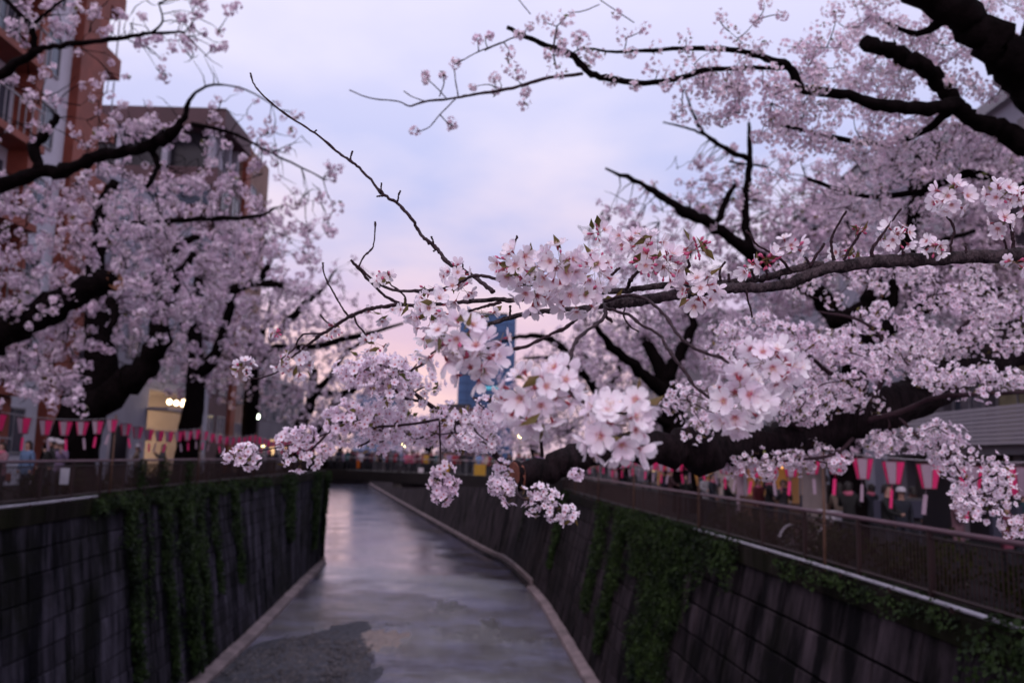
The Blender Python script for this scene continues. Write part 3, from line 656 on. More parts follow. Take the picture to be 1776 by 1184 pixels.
# left bank, nearest tree: trunk outside the frame on the left, three long limbs in view
tree('nearest left cherry tree, sawn dark limb and long upper branches', (-13.2, 17.5, -.02),
     ('w', [(-13.2, 17.5, -.1, .42), (-13.0, 17.6, 1.5, .36), (-12.6, 17.8, 3.2, .33), (-12.4, 18, 5, .25), (-12.4, 18.2, 7.2, .16)]),
     [[(-180, 640, 18, 36), (-60, 600, 18, 30), (0, 578, 18, 27), (70, 545, 18, 26), (130, 512, 18, 24), (195, 482, 17.8, 18)],
      [(-150, 420, 17.5, 24), (-40, 340, 17, 16), (60, 300, 17, 11), (105, 296, 17, 12), (140, 286, 16.8, 10), (175, 270, 16.7, 11), (225, 262, 16.6, 9), (262, 252, 16.5, 11), (292, 236, 16.4, 10), (318, 208, 16.3, 5.5), (326, 180, 16.2, 4), (345, 157, 16, 2.4), (380, 147, 16, 1.8), (440, 162, 16, 1.3), (520, 215, 15.8, .9)],
      [(-160, 260, 16, 18), (-60, 160, 15.5, 11), (0, 128, 15, 9), (60, 92, 14.8, 7), (75, 83, 14.8, 5), (130, 76, 14.7, 4.5), (205, 66, 14.6, 4), (262, 58, 14.5, 3), (320, 56, 14.4, 1.6)],
      [(60, 92, 14.8, 6), (55, 50, 14.6, 5), (30, 20, 14.5, 4), (-10, -20, 14.4, 4)], [(60, 40, 14.6, 3), (90, 15, 14.5, 2.4), (120, -8, 14.4, 2)], [(262, 58, 14.5, 2.4), (282, 38, 14.4, 1.8), (275, 5, 14.3, 1.5)],
      [(70, 300, 17, 9), (62, 255, 17, 9), (85, 225, 16.9, 7), (100, 200, 16.8, 4)], [(265, 262, 16.6, 6), (272, 290, 16.6, 5), (255, 325, 16.5, 4)], [(330, 215, 16.2, 4), (400, 230, 16.2, 3), (470, 265, 16, 2), (560, 310, 15.8, 1.4)],
      [(190, 520, 17.6, 9), (200, 545, 17.5, 7), (190, 570, 17.4, 4)]],
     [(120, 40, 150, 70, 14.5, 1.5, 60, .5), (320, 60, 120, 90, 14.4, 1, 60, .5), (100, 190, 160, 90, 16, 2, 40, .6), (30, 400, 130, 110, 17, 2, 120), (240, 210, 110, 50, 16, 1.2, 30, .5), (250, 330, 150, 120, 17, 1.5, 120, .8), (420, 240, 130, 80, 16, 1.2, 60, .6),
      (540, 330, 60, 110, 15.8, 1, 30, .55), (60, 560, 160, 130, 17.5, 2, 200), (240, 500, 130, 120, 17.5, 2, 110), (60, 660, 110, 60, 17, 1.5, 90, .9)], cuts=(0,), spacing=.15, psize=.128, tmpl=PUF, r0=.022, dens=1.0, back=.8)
tree('second left cherry tree leaning over the rail on two black limbs', (-14.0, 27.5, -.02),
     [(118, 800, 27, 46), (140, 730, 27, 40), (150, 690, 27, 36), (175, 650, 27, 30), (170, 560, 27, 22), (165, 440, 27, 14)],
     [[(150, 700, 27, 32), (200, 680, 26.8, 25), (240, 645, 26.6, 21), (270, 600, 26.4, 19), (282, 550, 26.2, 14), (300, 490, 26, 10), (340, 440, 26, 6)],
      [(130, 690, 27, 22), (150, 640, 27, 20), (190, 600, 27.5, 12)],
      [(165, 520, 27, 14), (172, 400, 27, 11), (178, 350, 27, 10), (200, 315, 27, 7)], [(180, 400, 27, 6), (260, 385, 26.5, 5), (350, 380, 26.5, 5), (440, 376, 26, 3.5), (480, 360, 26, 2)], [(290, 480, 26, 7), (310, 425, 26, 6), (345, 410, 25.8, 5)]],
     [(190, 430, 170, 120, 27, 2.5, 150), (330, 420, 150, 140, 26.5, 2.5, 230), (250, 570, 130, 90, 27, 2.5, 120, .8), (90, 600, 110, 80, 27, 2, 80), (430, 400, 110, 110, 26, 2, 90, .5), (340, 560, 90, 90, 27, 2, 60, .7)], spacing=.18, psize=.165, r0=.03, dens=1.0, tmpl=PUF, back=.8)
tree('third left cherry tree with an upright black trunk beside the lit shop', (-14.6, 38.5, -.02),
     [(322, 800, 38, 19), (330, 740, 38, 19), (338, 690, 38, 17), (340, 620, 38, 13), (338, 560, 38, 11), (345, 480, 38, 8)],
     [[(338, 660, 38, 12), (380, 600, 37, 9), (400, 520, 36.5, 8), (400, 505, 36, 8), (430, 492, 36, 7), (470, 492, 36, 6), (490, 496, 36, 5)], [(440, 492, 36, 6), (458, 475, 36, 5.5), (470, 450, 36, 4)],
      [(335, 600, 38, 9), (300, 520, 38, 7), (290, 440, 38, 6)]],
     [(330, 470, 150, 130, 38, 3, 260), (450, 470, 120, 130, 37, 3, 200), (400, 600, 130, 80, 38, 3, 170), (330, 660, 90, 45, 37, 2, 50, .7), (520, 430, 60, 110, 36.5, 2, 34, .35)], spacing=.2, psize=.2, r0=.035, batches=5, dens=1.0, back=.8)
tree('fourth left cherry tree, fan of limbs against the pink sky', (-15.2, 50, -.02),
     [(428, 800, 49, 14), (432, 740, 49, 13), (436, 690, 49, 13), (438, 640, 49, 10), (455, 580, 49, 7)],
     [[(438, 640, 49, 9), (470, 608, 48, 7), (540, 600, 47, 6), (640, 578, 46, 4), (700, 560, 46, 2)], [(440, 610, 49, 7), (462, 560, 48, 4), (470, 520, 48, 4)], [(470, 590, 48, 6), (520, 535, 47, 6), (560, 500, 47, 3), (580, 470, 47, 2)]],
     [(470, 560, 110, 90, 48, 3, 220), (560, 560, 90, 80, 47, 3, 150, .8), (460, 660, 90, 60, 49, 3, 130), (600, 500, 60, 60, 46.5, 2, 34, .3)], spacing=.2, psize=.17, r0=.045, batches=5)
tree('fifth left cherry tree close to the bridge end', (-16.5, 64, -.02),
     [(500, 800, 62, 10), (520, 740, 62, 11), (538, 700, 62, 9), (545, 640, 62, 7)],
     [[(538, 690, 62, 7), (575, 650, 61, 5), (600, 610, 60, 4), (640, 590, 60, 2.5)], [(540, 680, 62, 6), (600, 680, 61, 4), (650, 660, 60, 3), (690, 650, 60, 2)], [(545, 650, 62, 5), (520, 600, 62, 4)]],
     [(540, 650, 110, 90, 62, 3, 240), (600, 700, 80, 60, 61, 3, 120), (540, 730, 80, 35, 62, 3, 70)], spacing=.26, psize=.21, r0=.055, batches=5)
tree('left cherry tree just past the bridge behind the crowd', (-21, 84, -.02),
     [(520, 800, 84, 9), (560, 730, 84, 8), (590, 690, 84, 6)], [[(580, 700, 84, 6), (640, 660, 83, 4), (690, 640, 82, 2)], [(560, 730, 84, 6), (620, 735, 83, 4), (700, 720, 82, 2)]],
     [(620, 720, 90, 55, 84, 4, 220), (690, 750, 80, 28, 84, 4, 90), (620, 660, 70, 40, 84, 3, 70, .6)], spacing=.4, psize=.28, r0=.06, batches=4)
for k_, (x_, y_) in enumerate(((-30, 150), (-14, 170), (-44, 190), (4, 150), (-66, 240), (-34, 290), (20, 200))):
    px_ = W/2+F*x_/y_; d_ = y_*.99; sc_ = F/y_
    tree(f'hazy far cherry tree, {["fifth", "third", "sixth", "second", "eighth", "seventh", "fourth"][k_]} of those beyond the bridge', (x_, y_, -.56), [(px_, 800, d_, .4*sc_), (px_+3, 800-3*sc_, d_, .35*sc_), (px_, 800-5*sc_, d_, .2*sc_)],
         [[(px_, 800-3*sc_, d_, .2*sc_), (px_-4*sc_, 800-5*sc_, d_, .1*sc_)], [(px_, 800-3*sc_, d_, .2*sc_), (px_+4*sc_, 800-5*sc_, d_, .1*sc_)]],
         [(px_, 800-5.2*sc_, 8*sc_, 3.6*sc_, d_, 5, 200)], spacing=.8, psize=.5, r0=.07, batches=3, clump=0)
tree('far pale cherry tree in the middle beyond the bridge', (-8, 120, -.56),
     [(740, 800, 118, 6), (745, 760, 118, 6), (750, 720, 118, 4)], [[(745, 760, 118, 4), (690, 740, 118, 3)], [(745, 760, 118, 4), (810, 735, 118, 3)]],
     [(740, 750, 130, 32, 118, 5, 230), (820, 740, 70, 36, 112, 5, 90)], spacing=.5, psize=.36, r0=.06, batches=3)
# right bank, from far to near
tree('right cherry tree just past the bridge, pale round crown', (3.5, 88, -.56),
     [(930, 810, 86, 7), (925, 760, 86, 7), (930, 700, 86, 5)], [[(928, 740, 86, 5), (880, 700, 86, 3), (850, 690, 85, 2)], [(928, 730, 86, 5), (960, 680, 86, 3)]],
     [(930, 700, 90, 70, 86, 4, 260), (900, 770, 90, 24, 86, 4, 90), (1000, 660, 80, 70, 84, 4, 120)], spacing=.42, psize=.30, r0=.06, batches=4)
tree('third right cherry tree, arching black limb above the far lanterns', (6.5, 52, -.56),
     [(1080, 830, 52, 14), (1070, 770, 52, 14), (1060, 720, 52, 12), (1052, 680, 51, 9)],
     [[(1060, 720, 52, 10), (1030, 670, 50, 8), (1000, 630, 49, 7), (970, 598, 48, 6), (930, 582, 47, 5), (885, 588, 47, 3), (850, 600, 46, 2)], [(1052, 690, 51, 7), (1010, 650, 50, 5), (960, 622, 49, 3.5), (910, 620, 48, 2)], [(1052, 690, 51, 7), (1080, 620, 52, 6), (1090, 560, 52, 4)]],
     [(1030, 640, 120, 90, 50, 4, 300), (940, 640, 70, 70, 48, 3, 80, .5), (1060, 740, 100, 36, 52, 3, 90), (960, 750, 80, 30, 52, 3, 60)], spacing=.22, psize=.18, r0=.05, batches=5)
tree('second right cherry tree, black trunk behind the round lamp', (8.2, 36, -.56),
     [(1190, 860, 36, 22), (1175, 780, 36, 22), (1165, 710, 36, 19), (1150, 650, 36, 14), (1120, 590, 36, 9)],
     [[(1160, 690, 36, 14), (1110, 640, 35, 10), (1060, 600, 34, 7), (1030, 560, 33, 4)], [(1155, 660, 36, 12), (1190, 590, 36, 9), (1210, 520, 36, 6)], [(1170, 740, 36, 9), (1120, 720, 35, 5), (1060, 715, 34, 3)]],
     [(1120, 600, 150, 90, 36, 3, 330), (1230, 560, 120, 100, 37, 3, 200), (1080, 520, 110, 70, 34, 3, 110, .6), (1140, 720, 110, 40, 36, 3, 90, .8)], spacing=.2, psize=.19, r0=.04, batches=5, dens=.9, back=.6)
tree('right cherry tree behind the lanterns, tall limb and upright fork against the sky', (8.6, 20.5, -.56),
     [(1478, 930, 21, 30), (1470, 860, 21, 30), (1468, 780, 21, 28), (1480, 690, 20.5, 24), (1478, 600, 20, 20), (1440, 530, 19.5, 15)],
     [[(1470, 560, 20, 18), (1400, 500, 19, 14), (1340, 465, 18.5, 12), (1290, 430, 18, 11), (1240, 395, 17.6, 10), (1190, 368, 17.2, 9), (1150, 342, 17, 6), (1110, 318, 16.8, 5), (1050, 292, 16.6, 2)],
      [(1302, 435, 18, 8), (1292, 370, 18, 7), (1298, 310, 17.8, 6), (1300, 260, 17.7, 4.5), (1299, 212, 17.6, 2.5)], [(1298, 275, 17.7, 5), (1260, 258, 17.6, 4.5), (1225, 235, 17.5, 3.5), (1205, 205, 17.4, 2.5), (1188, 155, 17.3, 1.5)], [(1265, 280, 17.6, 2), (1330, 290, 17.6, 2)],
      [(1240, 395, 17.6, 6), (1260, 345, 17.6, 5), (1275, 320, 17.5, 4)], [(1225, 235, 17.5, 2.5), (1190, 222, 17.4, 2), (1150, 212, 17.3, 1.3)],
      [(1478, 640, 20, 16), (1540, 520, 20, 12), (1580, 400, 20, 10), (1590, 310, 20, 10), (1620, 220, 20, 8)], [(1540, 520, 20, 8), (1480, 440, 20, 6), (1465, 350, 20, 4)], [(1478, 600, 18.5, 16), (1560, 560, 18, 13), (1640, 520, 17.8, 8), (1740, 500, 17.6, 5)], [(1440, 560, 18.3, 12), (1500, 530, 18, 14), (1530, 470, 17.8, 9), (1600, 430, 17.6, 6), (1690, 400, 17.5, 4)], [(1585, 380, 18.2, 11), (1600, 330, 18, 11), (1618, 270, 17.8, 9), (1622, 215, 17.8, 7)], [(1560, 300, 17.6, 5), (1520, 250, 17.5, 4), (1490, 245, 17.5, 3)]],
     [(1280, 350, 190, 100, 17.8, 1.8, 220, .6), (1110, 400, 110, 100, 17, 1.2, 60, .45), (1370, 430, 150, 120, 19, 2, 210), (1180, 480, 140, 60, 18, 1.5, 80, .6), (1520, 380, 190, 130, 20, 2, 340), (1650, 480, 170, 120, 20, 2, 300), (1450, 580, 190, 90, 20, 2, 190), (1690, 330, 130, 130, 20, 2, 200), (1330, 640, 130, 60, 20, 2, 90),
      (1460, 750, 120, 40, 20, 1.5, 70, .8)], spacing=.155, psize=.128, tmpl=PUF, r0=.022, dens=1.05, back=.6)

# ------------------------------------------------------------------ near right cherry tree: the forked trunk, limbs over the river, the sawn limb
R0 = empty('cherry_tree', (8.6, 7.5, -.56)); tag(R0, 'big near cherry tree on the right, forked black trunk and sawn low limb over water', 'tree', 'cherry trees in blossom along the river')
nodes = []
def addlimb(name, lst, m=BARK, sides=10, cut=None, parent=R0, wob=.06, k=5, keep=True):
    p, r = px_path(lst, k); p = p+rng.normal(size=p.shape)*r[:, None]*.14; o = limb_obj(name, parent, p, r*rng.uniform(.9, 1.13, len(r)), m, sides, wob*1.8)
    if cut: cut_face(parent, p, r[-1], cut)
    if keep: nodes.extend(list(p[2:]))
    return p, r
q = smooth(np.array([(8.6, 7.5, -.7, .45), (8.3, 7.3, 1.2, .38), (7.4, 7.0, 3.0, .34), (6.2, 6.6, 3.9, .30)]), 6)
limb_obj('trunk', R0, q[:, :3], q[:, 3], sides=14)
_tp = q[-1]; 
addlimb('limb', [(2290, 70, 6.7, 80), (2000, 185, 6.4, 76), (1870, 180, 6.2, 62), (1800, 135, 6.1, 50), (1755, 95, 6.0, 38), (1712, 58, 6.0, 31), (1660, 24, 6.0, 27), (1590, -18, 6.0, 24), (1500, -70, 6, 20)])
addlimb('limb', [(1800, 150, 6.1, 30), (1790, 90, 6.1, 26), (1812, 30, 6.1, 24), (1850, -80, 6.1, 22)])
addlimb('limb', [(2000, 260, 6.3, 38), (1850, 262, 6.2, 28), (1776, 245, 6.2, 22), (1730, 225, 6.2, 18), (1690, 210, 6.1, 13), (1655, 183, 6.0, 13), (1600, 190, 5.9, 12), (1530, 182, 5.8, 11), (1470, 165, 5.7, 9), (1400, 158, 5.6, 8.5), (1385, 145, 5.6, 8.5), (1370, 118, 5.6, 7), (1330, 102, 5.5, 6), (1280, 88, 5.5, 5), (1200, 84, 5.4, 4), (1120, 88, 5.4, 3.2), (1060, 90, 5.4, 2.4), (1015, 84, 5.4, 1.4), (985, 96, 5.4, 1)])
addlimb('limb', [(1680, 205, 6.1, 13), (1640, 160, 6.05, 15), (1618, 130, 6.0, 14), (1590, 110, 5.9, 15), (1560, 98, 5.9, 13), (1530, 86, 5.9, 13), (1500, 74, 5.8, 12)], cut=BARK)
addlimb('limb', [(1850, 300, 6.3, 16), (1760, 330, 6.6, 10), (1680, 300, 6.7, 8), (1600, 330, 6.8, 6), (1500, 340, 6.8, 4), (1400, 310, 6.8, 3)], k=5)
addlimb('limb', [(1655, 183, 6.0, 8), (1600, 230, 6.3, 6), (1520, 250, 6.3, 5), (1430, 235, 6.2, 4), (1350, 215, 6.0, 3)], k=5)
addlimb('limb', [(1640, 30, 6.0, 10), (1590, 60, 6.2, 5), (1520, 30, 6.3, 3)], k=5)
addlimb('branch', [(1220, 122, 5.4, 5), (1180, 135, 5.4, 5), (1120, 145, 5.4, 5), (1060, 136, 5.4, 5.5), (1020, 125, 5.4, 6), (995, 98, 5.4, 6), (965, 85, 5.4, 5), (920, 68, 5.4, 4.5), (880, 48, 5.4, 3.5)])
addlimb('branch', [(1370, 118, 5.6, 4), (1290, 118, 5.5, 4), (1220, 122, 5.4, 4.5)])
addlimb('branch', [(1010, 128, 5.4, 3), (940, 138, 5.3, 3), (890, 153, 5.3, 2.8), (830, 163, 5.3, 2.5), (790, 170, 5.3, 2.2), (735, 177, 5.3, 2), (710, 184, 5.3, 1.5), (690, 176, 5.3, 1.2), (640, 170, 5.3, 1.1), (606, 156, 5.3, 1)], TWIG, 6)
for l in ([(795, 168, 5.3, 1.2), (790, 140, 5.3, 1.1), (788, 120, 5.3, 1)], [(790, 172, 5.3, 1.2), (762, 200, 5.3, 1.1), (745, 220, 5.3, 1), (728, 228, 5.3, 1)], [(762, 198, 5.3, 1), (778, 215, 5.3, 1)], [(774, 170, 5.3, 1), (755, 150, 5.3, 1), (738, 135, 5.3, 1)], [(762, 168, 5.3, 1), (770, 145, 5.3, 1), (768, 130, 5.3, 1)],
          [(735, 175, 5.3, 1), (715, 168, 5.3, 1), (700, 158, 5.3, 1)], [(840, 88, 5.4, 1.4), (880, 70, 5.4, 1.4), (900, 62, 5.4, 1.2)], [(790, 112, 5.3, .9), (830, 90, 5.35, 1.1), (870, 74, 5.4, 1.3)], [(965, 120, 5.3, 1.5), (960, 90, 5.3, 1.5), (965, 50, 5.3, 1.3), (972, 40, 5.3, 1)],
          [(905, 150, 5.3, 1), (915, 165, 5.3, 1), (908, 175, 5.3, 1)], [(920, 25, 5.4, 1), (900, 0, 5.4, 1), (885, -20, 5.4, 1)], [(1100, 40, 5.4, 1), (1040, 0, 5.4, 1)], [(985, 22, 5.4, 1), (1010, 20, 5.4, 1), (1040, 8, 5.4, 1)]):
    addlimb('twig', l, TWIG, 4)
BARKB = mat('bark_limb', (.016, .010, .012), .85, .08, var=.8, vscale=16, vcol=(.005, .0035, .004), bump=1, bscale=45, stretch=(2.2, .7, .7))
# sawn limb low over the river
pB, rB = addlimb('limb', [(2290, 250, 6.6, 60), (2050, 440, 6.3, 52), (1850, 560, 5.8, 44), (1700, 618, 5.4, 38), (1600, 680, 5.1, 36), (1480, 732, 4.8, 34), (1380, 758, 4.6, 31), (1290, 772, 4.4, 29), (1220, 778, 4.2, 33), (1150, 776, 4.1, 28), (1080, 778, 4.0, 26), (1010, 792, 3.9, 24), (950, 812, 3.8, 24), (890, 832, 3.75, 25)], BARKB, cut=CUT, sides=16)
addlimb('branch', [(1215, 790, 4.2, 12), (1216, 812, 4.2, 6)], cut=BARK)
for l in ([(1480, 720, 4.8, 12), (1455, 690, 4.7, 7), (1460, 660, 4.6, 5), (1430, 640, 4.5, 4), (1395, 610, 4.4, 3)], [(1455, 690, 4.7, 5), (1500, 650, 4.7, 3)], [(1500, 730, 4.7, 6), (1560, 715, 4.6, 5), (1620, 690, 4.5, 5), (1700, 683, 4.4, 4), (1800, 678, 4.4, 4)], [(1560, 725, 4.5, 3), (1600, 765, 4.3, 3)],
          [(870, 800, 3.6, 6), (845, 775, 3.4, 5.5), (800, 735, 3.2, 5), (765, 715, 3.1, 4.5), (735, 695, 3, 4), (700, 665, 2.95, 3.5), (680, 670, 2.9, 3)], [(735, 697, 3, 3), (700, 690, 2.9, 2.5), (680, 672, 2.9, 2)],
          [(762, 727, 3, 2.5), (700, 737, 3, 2.5), (640, 740, 3, 2.5), (600, 736, 3, 2.5), (575, 745, 3, 2.3), (555, 765, 3, 2), (540, 780, 3, 2)], [(762, 730, 3, 1.8), (763, 760, 3, 1.8), (764, 790, 3, 1.6), (766, 820, 3, 1.5), (768, 850, 3, 1.2)], [(760, 752, 3, 1.2), (745, 748, 3, 1)], [(765, 753, 3, 1.2), (790, 750, 3, 1)],
          [(575, 748, 3, 1.6), (530, 765, 3, 1.3), (470, 778, 3, 1.2), (430, 785, 3, 1)], [(660, 745, 3, 2), (640, 765, 3, 2), (620, 775, 3, 1.5)], [(890, 830, 3.7, 3), (900, 860, 3.3, 3), (930, 870, 3.2, 2), (980, 885, 3.2, 1.5)], [(940, 790, 3.7, 3), (930, 740, 3.5, 3), (870, 700, 3.2, 3), (820, 690, 3.1, 2.5)], [(1390, 745, 4.5, 4), (1330, 700, 4.3, 3), (1290, 660, 4.2, 2.5)],
          [(1600, 680, 5, 8), (1640, 600, 5, 5), (1700, 540, 5, 4), (1750, 500, 5, 3)], [(1500, 725, 4.8, 6), (1540, 620, 4.8, 4), (1500, 560, 4.7, 3), (1420, 540, 4.6, 2)], [(1480, 760, 4.6, 4), (1440, 790, 4.4, 3), (1350, 800, 4.3, 2)], [(1620, 760, 4.2, 3), (1680, 840, 4.1, 2.5), (1720, 880, 4.1, 2)]):
    addlimb('twig', l, TWIG, 5)
FMM = [PETM, CORE, STEM]
def flower_group(name, parent, spots, fpc=14, fr=.0165, kind='stuff', matset=None):
    pos, nr, lp, ln = mid_flowers(spots, fpc)
    o = scatter(name, FM, pos, nr, fr*rng.uniform(.85, 1.12, len(pos)), matset or FMM, parent, kind)
    if len(lp): scatter('leaves', mid_leafs(), lp, ln, .03, [LEAF], parent, 'stuff')
    return o
# blossom in long sprays round the sawn limb
sp = []; sp_all = []
def blob_spots(px, py, rx, ry, d, dd, n, cr=28):
    for _ in range(n):
        a = rng.uniform(0, 6.28); r = math.sqrt(rng.uniform(0, 1)); dz = d+rng.uniform(-dd, dd); k = cr*rng.uniform(.7, 1.15)*3.0/dz
        sp.append((px+rx*r*math.cos(a), py+ry*r*math.sin(a), k*rng.uniform(.9, 1.3), k*.9, dz))
for b in ((640, 640, 42, 22, 2.9, .15, 8), (700, 655, 60, 32, 2.9, .2, 12), (610, 640, 22, 12, 2.95, .15, 3), (610, 720, 30, 14, 2.9, .15, 5), (700, 720, 90, 25, 3.1, .2, 12), (635, 755, 45, 16, 3.1, .2, 6), (740, 745, 45, 14, 3.3, .2, 4), (790, 742, 60, 24, 3.1, .2, 9), (840, 775, 30, 18, 3.2, .15, 4), (850, 722, 40, 18, 3.2, .2, 5), (690, 750, 40, 12, 3.4, .2, 3)):
    blob_spots(*b, cr=26)
flower_group('blossom_spray', R0, sp, 15); sp_all += sp
for (name_l, spots) in (('dangling blossom cluster on a thread-thin twig above the water', [(768, 815, 17, 15, 3), (762, 835, 22, 17, 3), (782, 838, 15, 14, 3), (768, 858, 24, 17, 3)]),
                        ('flat blossom spray hanging under the sawn end', [(895, 862, 32, 20, 3.2), (930, 878, 30, 20, 3.2), (960, 885, 30, 18, 3.2), (987, 892, 17, 17, 3.2), (862, 840, 17, 17, 3.2), (935, 852, 18, 12, 3.2), (955, 860, 20, 14, 3.2), (880, 845, 15, 15, 3.2)]),
                        ('ragged blossom cluster at the far left tip', [(408, 790, 22, 16, 3), (432, 800, 20, 14, 3), (425, 782, 18, 12, 3)]),
                        ('large blossom cluster hanging over the left rail', [(500, 762, 26, 20, 3), (528, 755, 24, 16, 3), (512, 800, 28, 18, 3), (548, 790, 24, 18, 3), (565, 780, 14, 10, 3)]),
                        ('small blossom tuft left of the big front cluster', [(1000, 823, 12, 8, 3.6)]), ('small blossom tuft above the sawn end', [(872, 815, 16, 16, 3.4)])):
    o = flower_group('blossom_cluster', R0, spots, 17, kind=None); o['label'] = name_l
sp = []
for b in ((1290, 600, 60, 40, 4.3, .3, 14), (1350, 600, 90, 50, 4.4, .3, 26), (1440, 640, 90, 55, 4.6, .3, 30), (1540, 590, 100, 60, 4.8, .3, 34), (1640, 560, 90, 60, 4.9, .3, 30), (1730, 540, 60, 70, 4.9, .3, 22), (1240, 730, 45, 30, 4.1, .3, 10), (1400, 700, 60, 30, 4.3, .3, 14), (1200, 700, 40, 30, 4.3, .3, 7), (1500, 700, 60, 25, 4.5, .3, 8),
          (1700, 660, 80, 22, 4.4, .3, 16), (1600, 655, 40, 20, 4.4, .2, 6), (1330, 800, 70, 22, 4.4, .2, 12), (1260, 800, 30, 12, 4.3, .2, 4), (1410, 800, 60, 22, 4.4, .2, 10), (1620, 760, 40, 25, 4.2, .2, 8), (1650, 800, 32, 30, 4.2, .2, 8), (1700, 870, 42, 28, 4.1, .2, 10), (1745, 830, 24, 30, 4.1, .2, 6), (1765, 910, 18, 25, 4.1, .2, 4), (1540, 770, 50, 20, 4.6, .2, 8), (1600, 620, 60, 30, 4.8, .2, 8), (1450, 480, 120, 50, 5.2, .4, 26), (1600, 480, 120, 50, 5.2, .4, 26)):
    blob_spots(*b, cr=31)
flower_group('blossom_spray', R0, sp, 17); sp_all += sp
# blossom of the high limbs
sp = []
for x, y, r in ((1040, 95, 12), (1095, 92, 13), (1140, 82, 14), (1190, 92, 15), (1240, 88, 15), (1290, 100, 16), (1340, 118, 15), (1060, 140, 12), (1100, 150, 10), (1220, 140, 14), (1270, 128, 14), (860, 158, 7), (820, 152, 6), (1020, 108, 12), (942, 35, 16), (982, 33, 17), (919, 47, 8), (828, 68, 10), (850, 62, 7), (883, 90, 14), (885, 115, 14), (900, 130, 14), (790, 110, 12), (738, 130, 6), (738, 140, 6), (768, 131, 6), (858, 135, 9), (912, 160, 9), (908, 180, 11), (783, 215, 10), (720, 228, 9), (965, 60, 8), (975, 92, 12), (1010, 70, 17), (1015, 90, 14), (965, 125, 18), (975, 75, 8), (1080, 62, 16), (1130, 120, 18), (1155, 150, 10), (1115, 50, 12), (900, 60, 8), (1265, 55, 16), (1290, 75, 16), (1320, 80, 15), (1170, 125, 20), (1200, 110, 20), (1230, 115, 20), (1000, 65, 12), (950, 95, 10), (1190, 65, 16), (1250, 30, 12), (1312, 35, 10), (1356, 28, 10), (1070, 25, 9), (1160, 130, 12), (1325, 5, 12), (1450, 25, 15), (1480, 50, 16)):
    sp.append((x, y, r, r*.9, 5.35+rng.uniform(-.1, .1)))
flower_group('blossom_spray', R0, sp, 13); sp_all += sp
sp = []
for b in ((1260, 145, 80, 34, 5.6, .2, 20), (1330, 170, 90, 44, 5.7, .3, 30), (1430, 90, 70, 40, 5.8, .3, 18), (1420, 140, 60, 25, 5.7, .3, 12), (1540, 140, 90, 40, 6.3, .3, 34), (1630, 60, 80, 60, 6.5, .3, 36), (1700, 60, 70, 60, 6.9, .3, 20), (1600, 130, 60, 30, 6.2, .3, 14), (1680, 150, 60, 30, 6.3, .3, 12), (1460, 225, 130, 55, 6.3, .5, 60), (1610, 245, 120, 60, 6.6, .5, 60), (1350, 230, 70, 30, 6.0, .4, 14), (1720, 280, 60, 60, 6.4, .4, 22), (1740, 20, 50, 40, 6.5, .3, 14), (1500, 30, 80, 34, 6.4, .3, 22), (1230, 190, 60, 25, 5.8, .3, 8), (1560, 330, 150, 60, 6.8, .5, 30), (1400, 320, 90, 50, 6.8, .5, 14)):
    blob_spots(*b, cr=34)
flower_group('blossom_spray', R0, sp, 20); sp_all += sp
mbt = MB(); rest = [P(q_[0], q_[1], q_[4]) for q_ in sp_all]; rn = list(nodes)
for it in range(12):
    kd = kdtree.KDTree(len(rn))
    for i, p in enumerate(rn): kd.insert(p, i)
    kd.balance(); fd = sorted(((kd.find(c)[2], k_) for k_, c in enumerate(rest))); take = fd[:max(8, len(fd)//4)]
    for dist, k_ in take:
        c = rest[k_]; a = np.array(kd.find(c)[0]); mid = (a+c)/2+rng.normal(size=3)*dist*.22; tt = np.linspace(0, 1, 6)
        pth = np.outer((1-tt)**2, a)+np.outer(2*tt*(1-tt), mid)+np.outer(tt**2, c); rn.extend(pth[1:])
        mbt.tube(pth-np.array(R0.location), np.linspace(.004+.004*min(dist, 1), .002, 6), 4, 0, False)
    ks = {k_ for _, k_ in take}; rest = [c for k_, c in enumerate(rest) if k_ not in ks]
    if not rest: break
mbt.build('twigs', TWIG, R0)['kind'] = 'stuff'

# ------------------------------------------------------------------ foreground branch in focus, from a tree outside the frame on the right
A0 = empty('cherry_tree', (6.9, 1.2, -.56)); tag(A0, 'foreground cherry tree, sharp grey branch and pale flower clusters reaching in from the right', 'tree', 'cherry trees in blossom along the river')
q = smooth(np.array([(6.9, 1.2, -.7, .30), (6.6, 1.3, .8, .24), (6.0, 1.4, 1.9, .19), (4.9, 1.5, 2.25, .12)]), 6); limb_obj('trunk', A0, q[:, :3], q[:, 3], sides=12)
def br(name, lst, m=TWIG, sides=6, cut=None, k=5, wob=.12):
    p, r = px_path(lst, k)
    p = p+rng.normal(size=p.shape)*r[:, None]*(.10 if m is BARKN else .22)
    r = r*(1+(.08 if m is BARKN else .22)*np.maximum(0, rng.normal(size=len(r))))          # knuckles and bud scars
    return limb_obj(name, A0, p, r, m, sides, wob)
e = proj(q[-1][:3]); dq = float((q[-1][:3]-EYE)@_f)
br('branch', [(e[0], e[1], dq, .12/dq*F), (3000, 330, 1.7, 55), (2300, 410, 1.75, 26), (1960, 432, 1.76, 15), (1850, 438, 1.76, 13), (1776, 441, 1.75, 12), (1700, 445, 1.75, 11.5), (1620, 449, 1.74, 11), (1550, 452, 1.73, 11), (1480, 458, 1.72, 10.5), (1430, 466, 1.71, 10), (1395, 480, 1.7, 9.5), (1365, 493, 1.69, 9), (1330, 498, 1.68, 8.5), (1290, 499, 1.67, 9), (1250, 500, 1.66, 9), (1205, 506, 1.64, 9), (1160, 513, 1.62, 9), (1110, 521, 1.6, 9), (1075, 526, 1.58, 9), (1048, 529, 1.57, 7)], BARKN, 14, k=8, wob=.05)
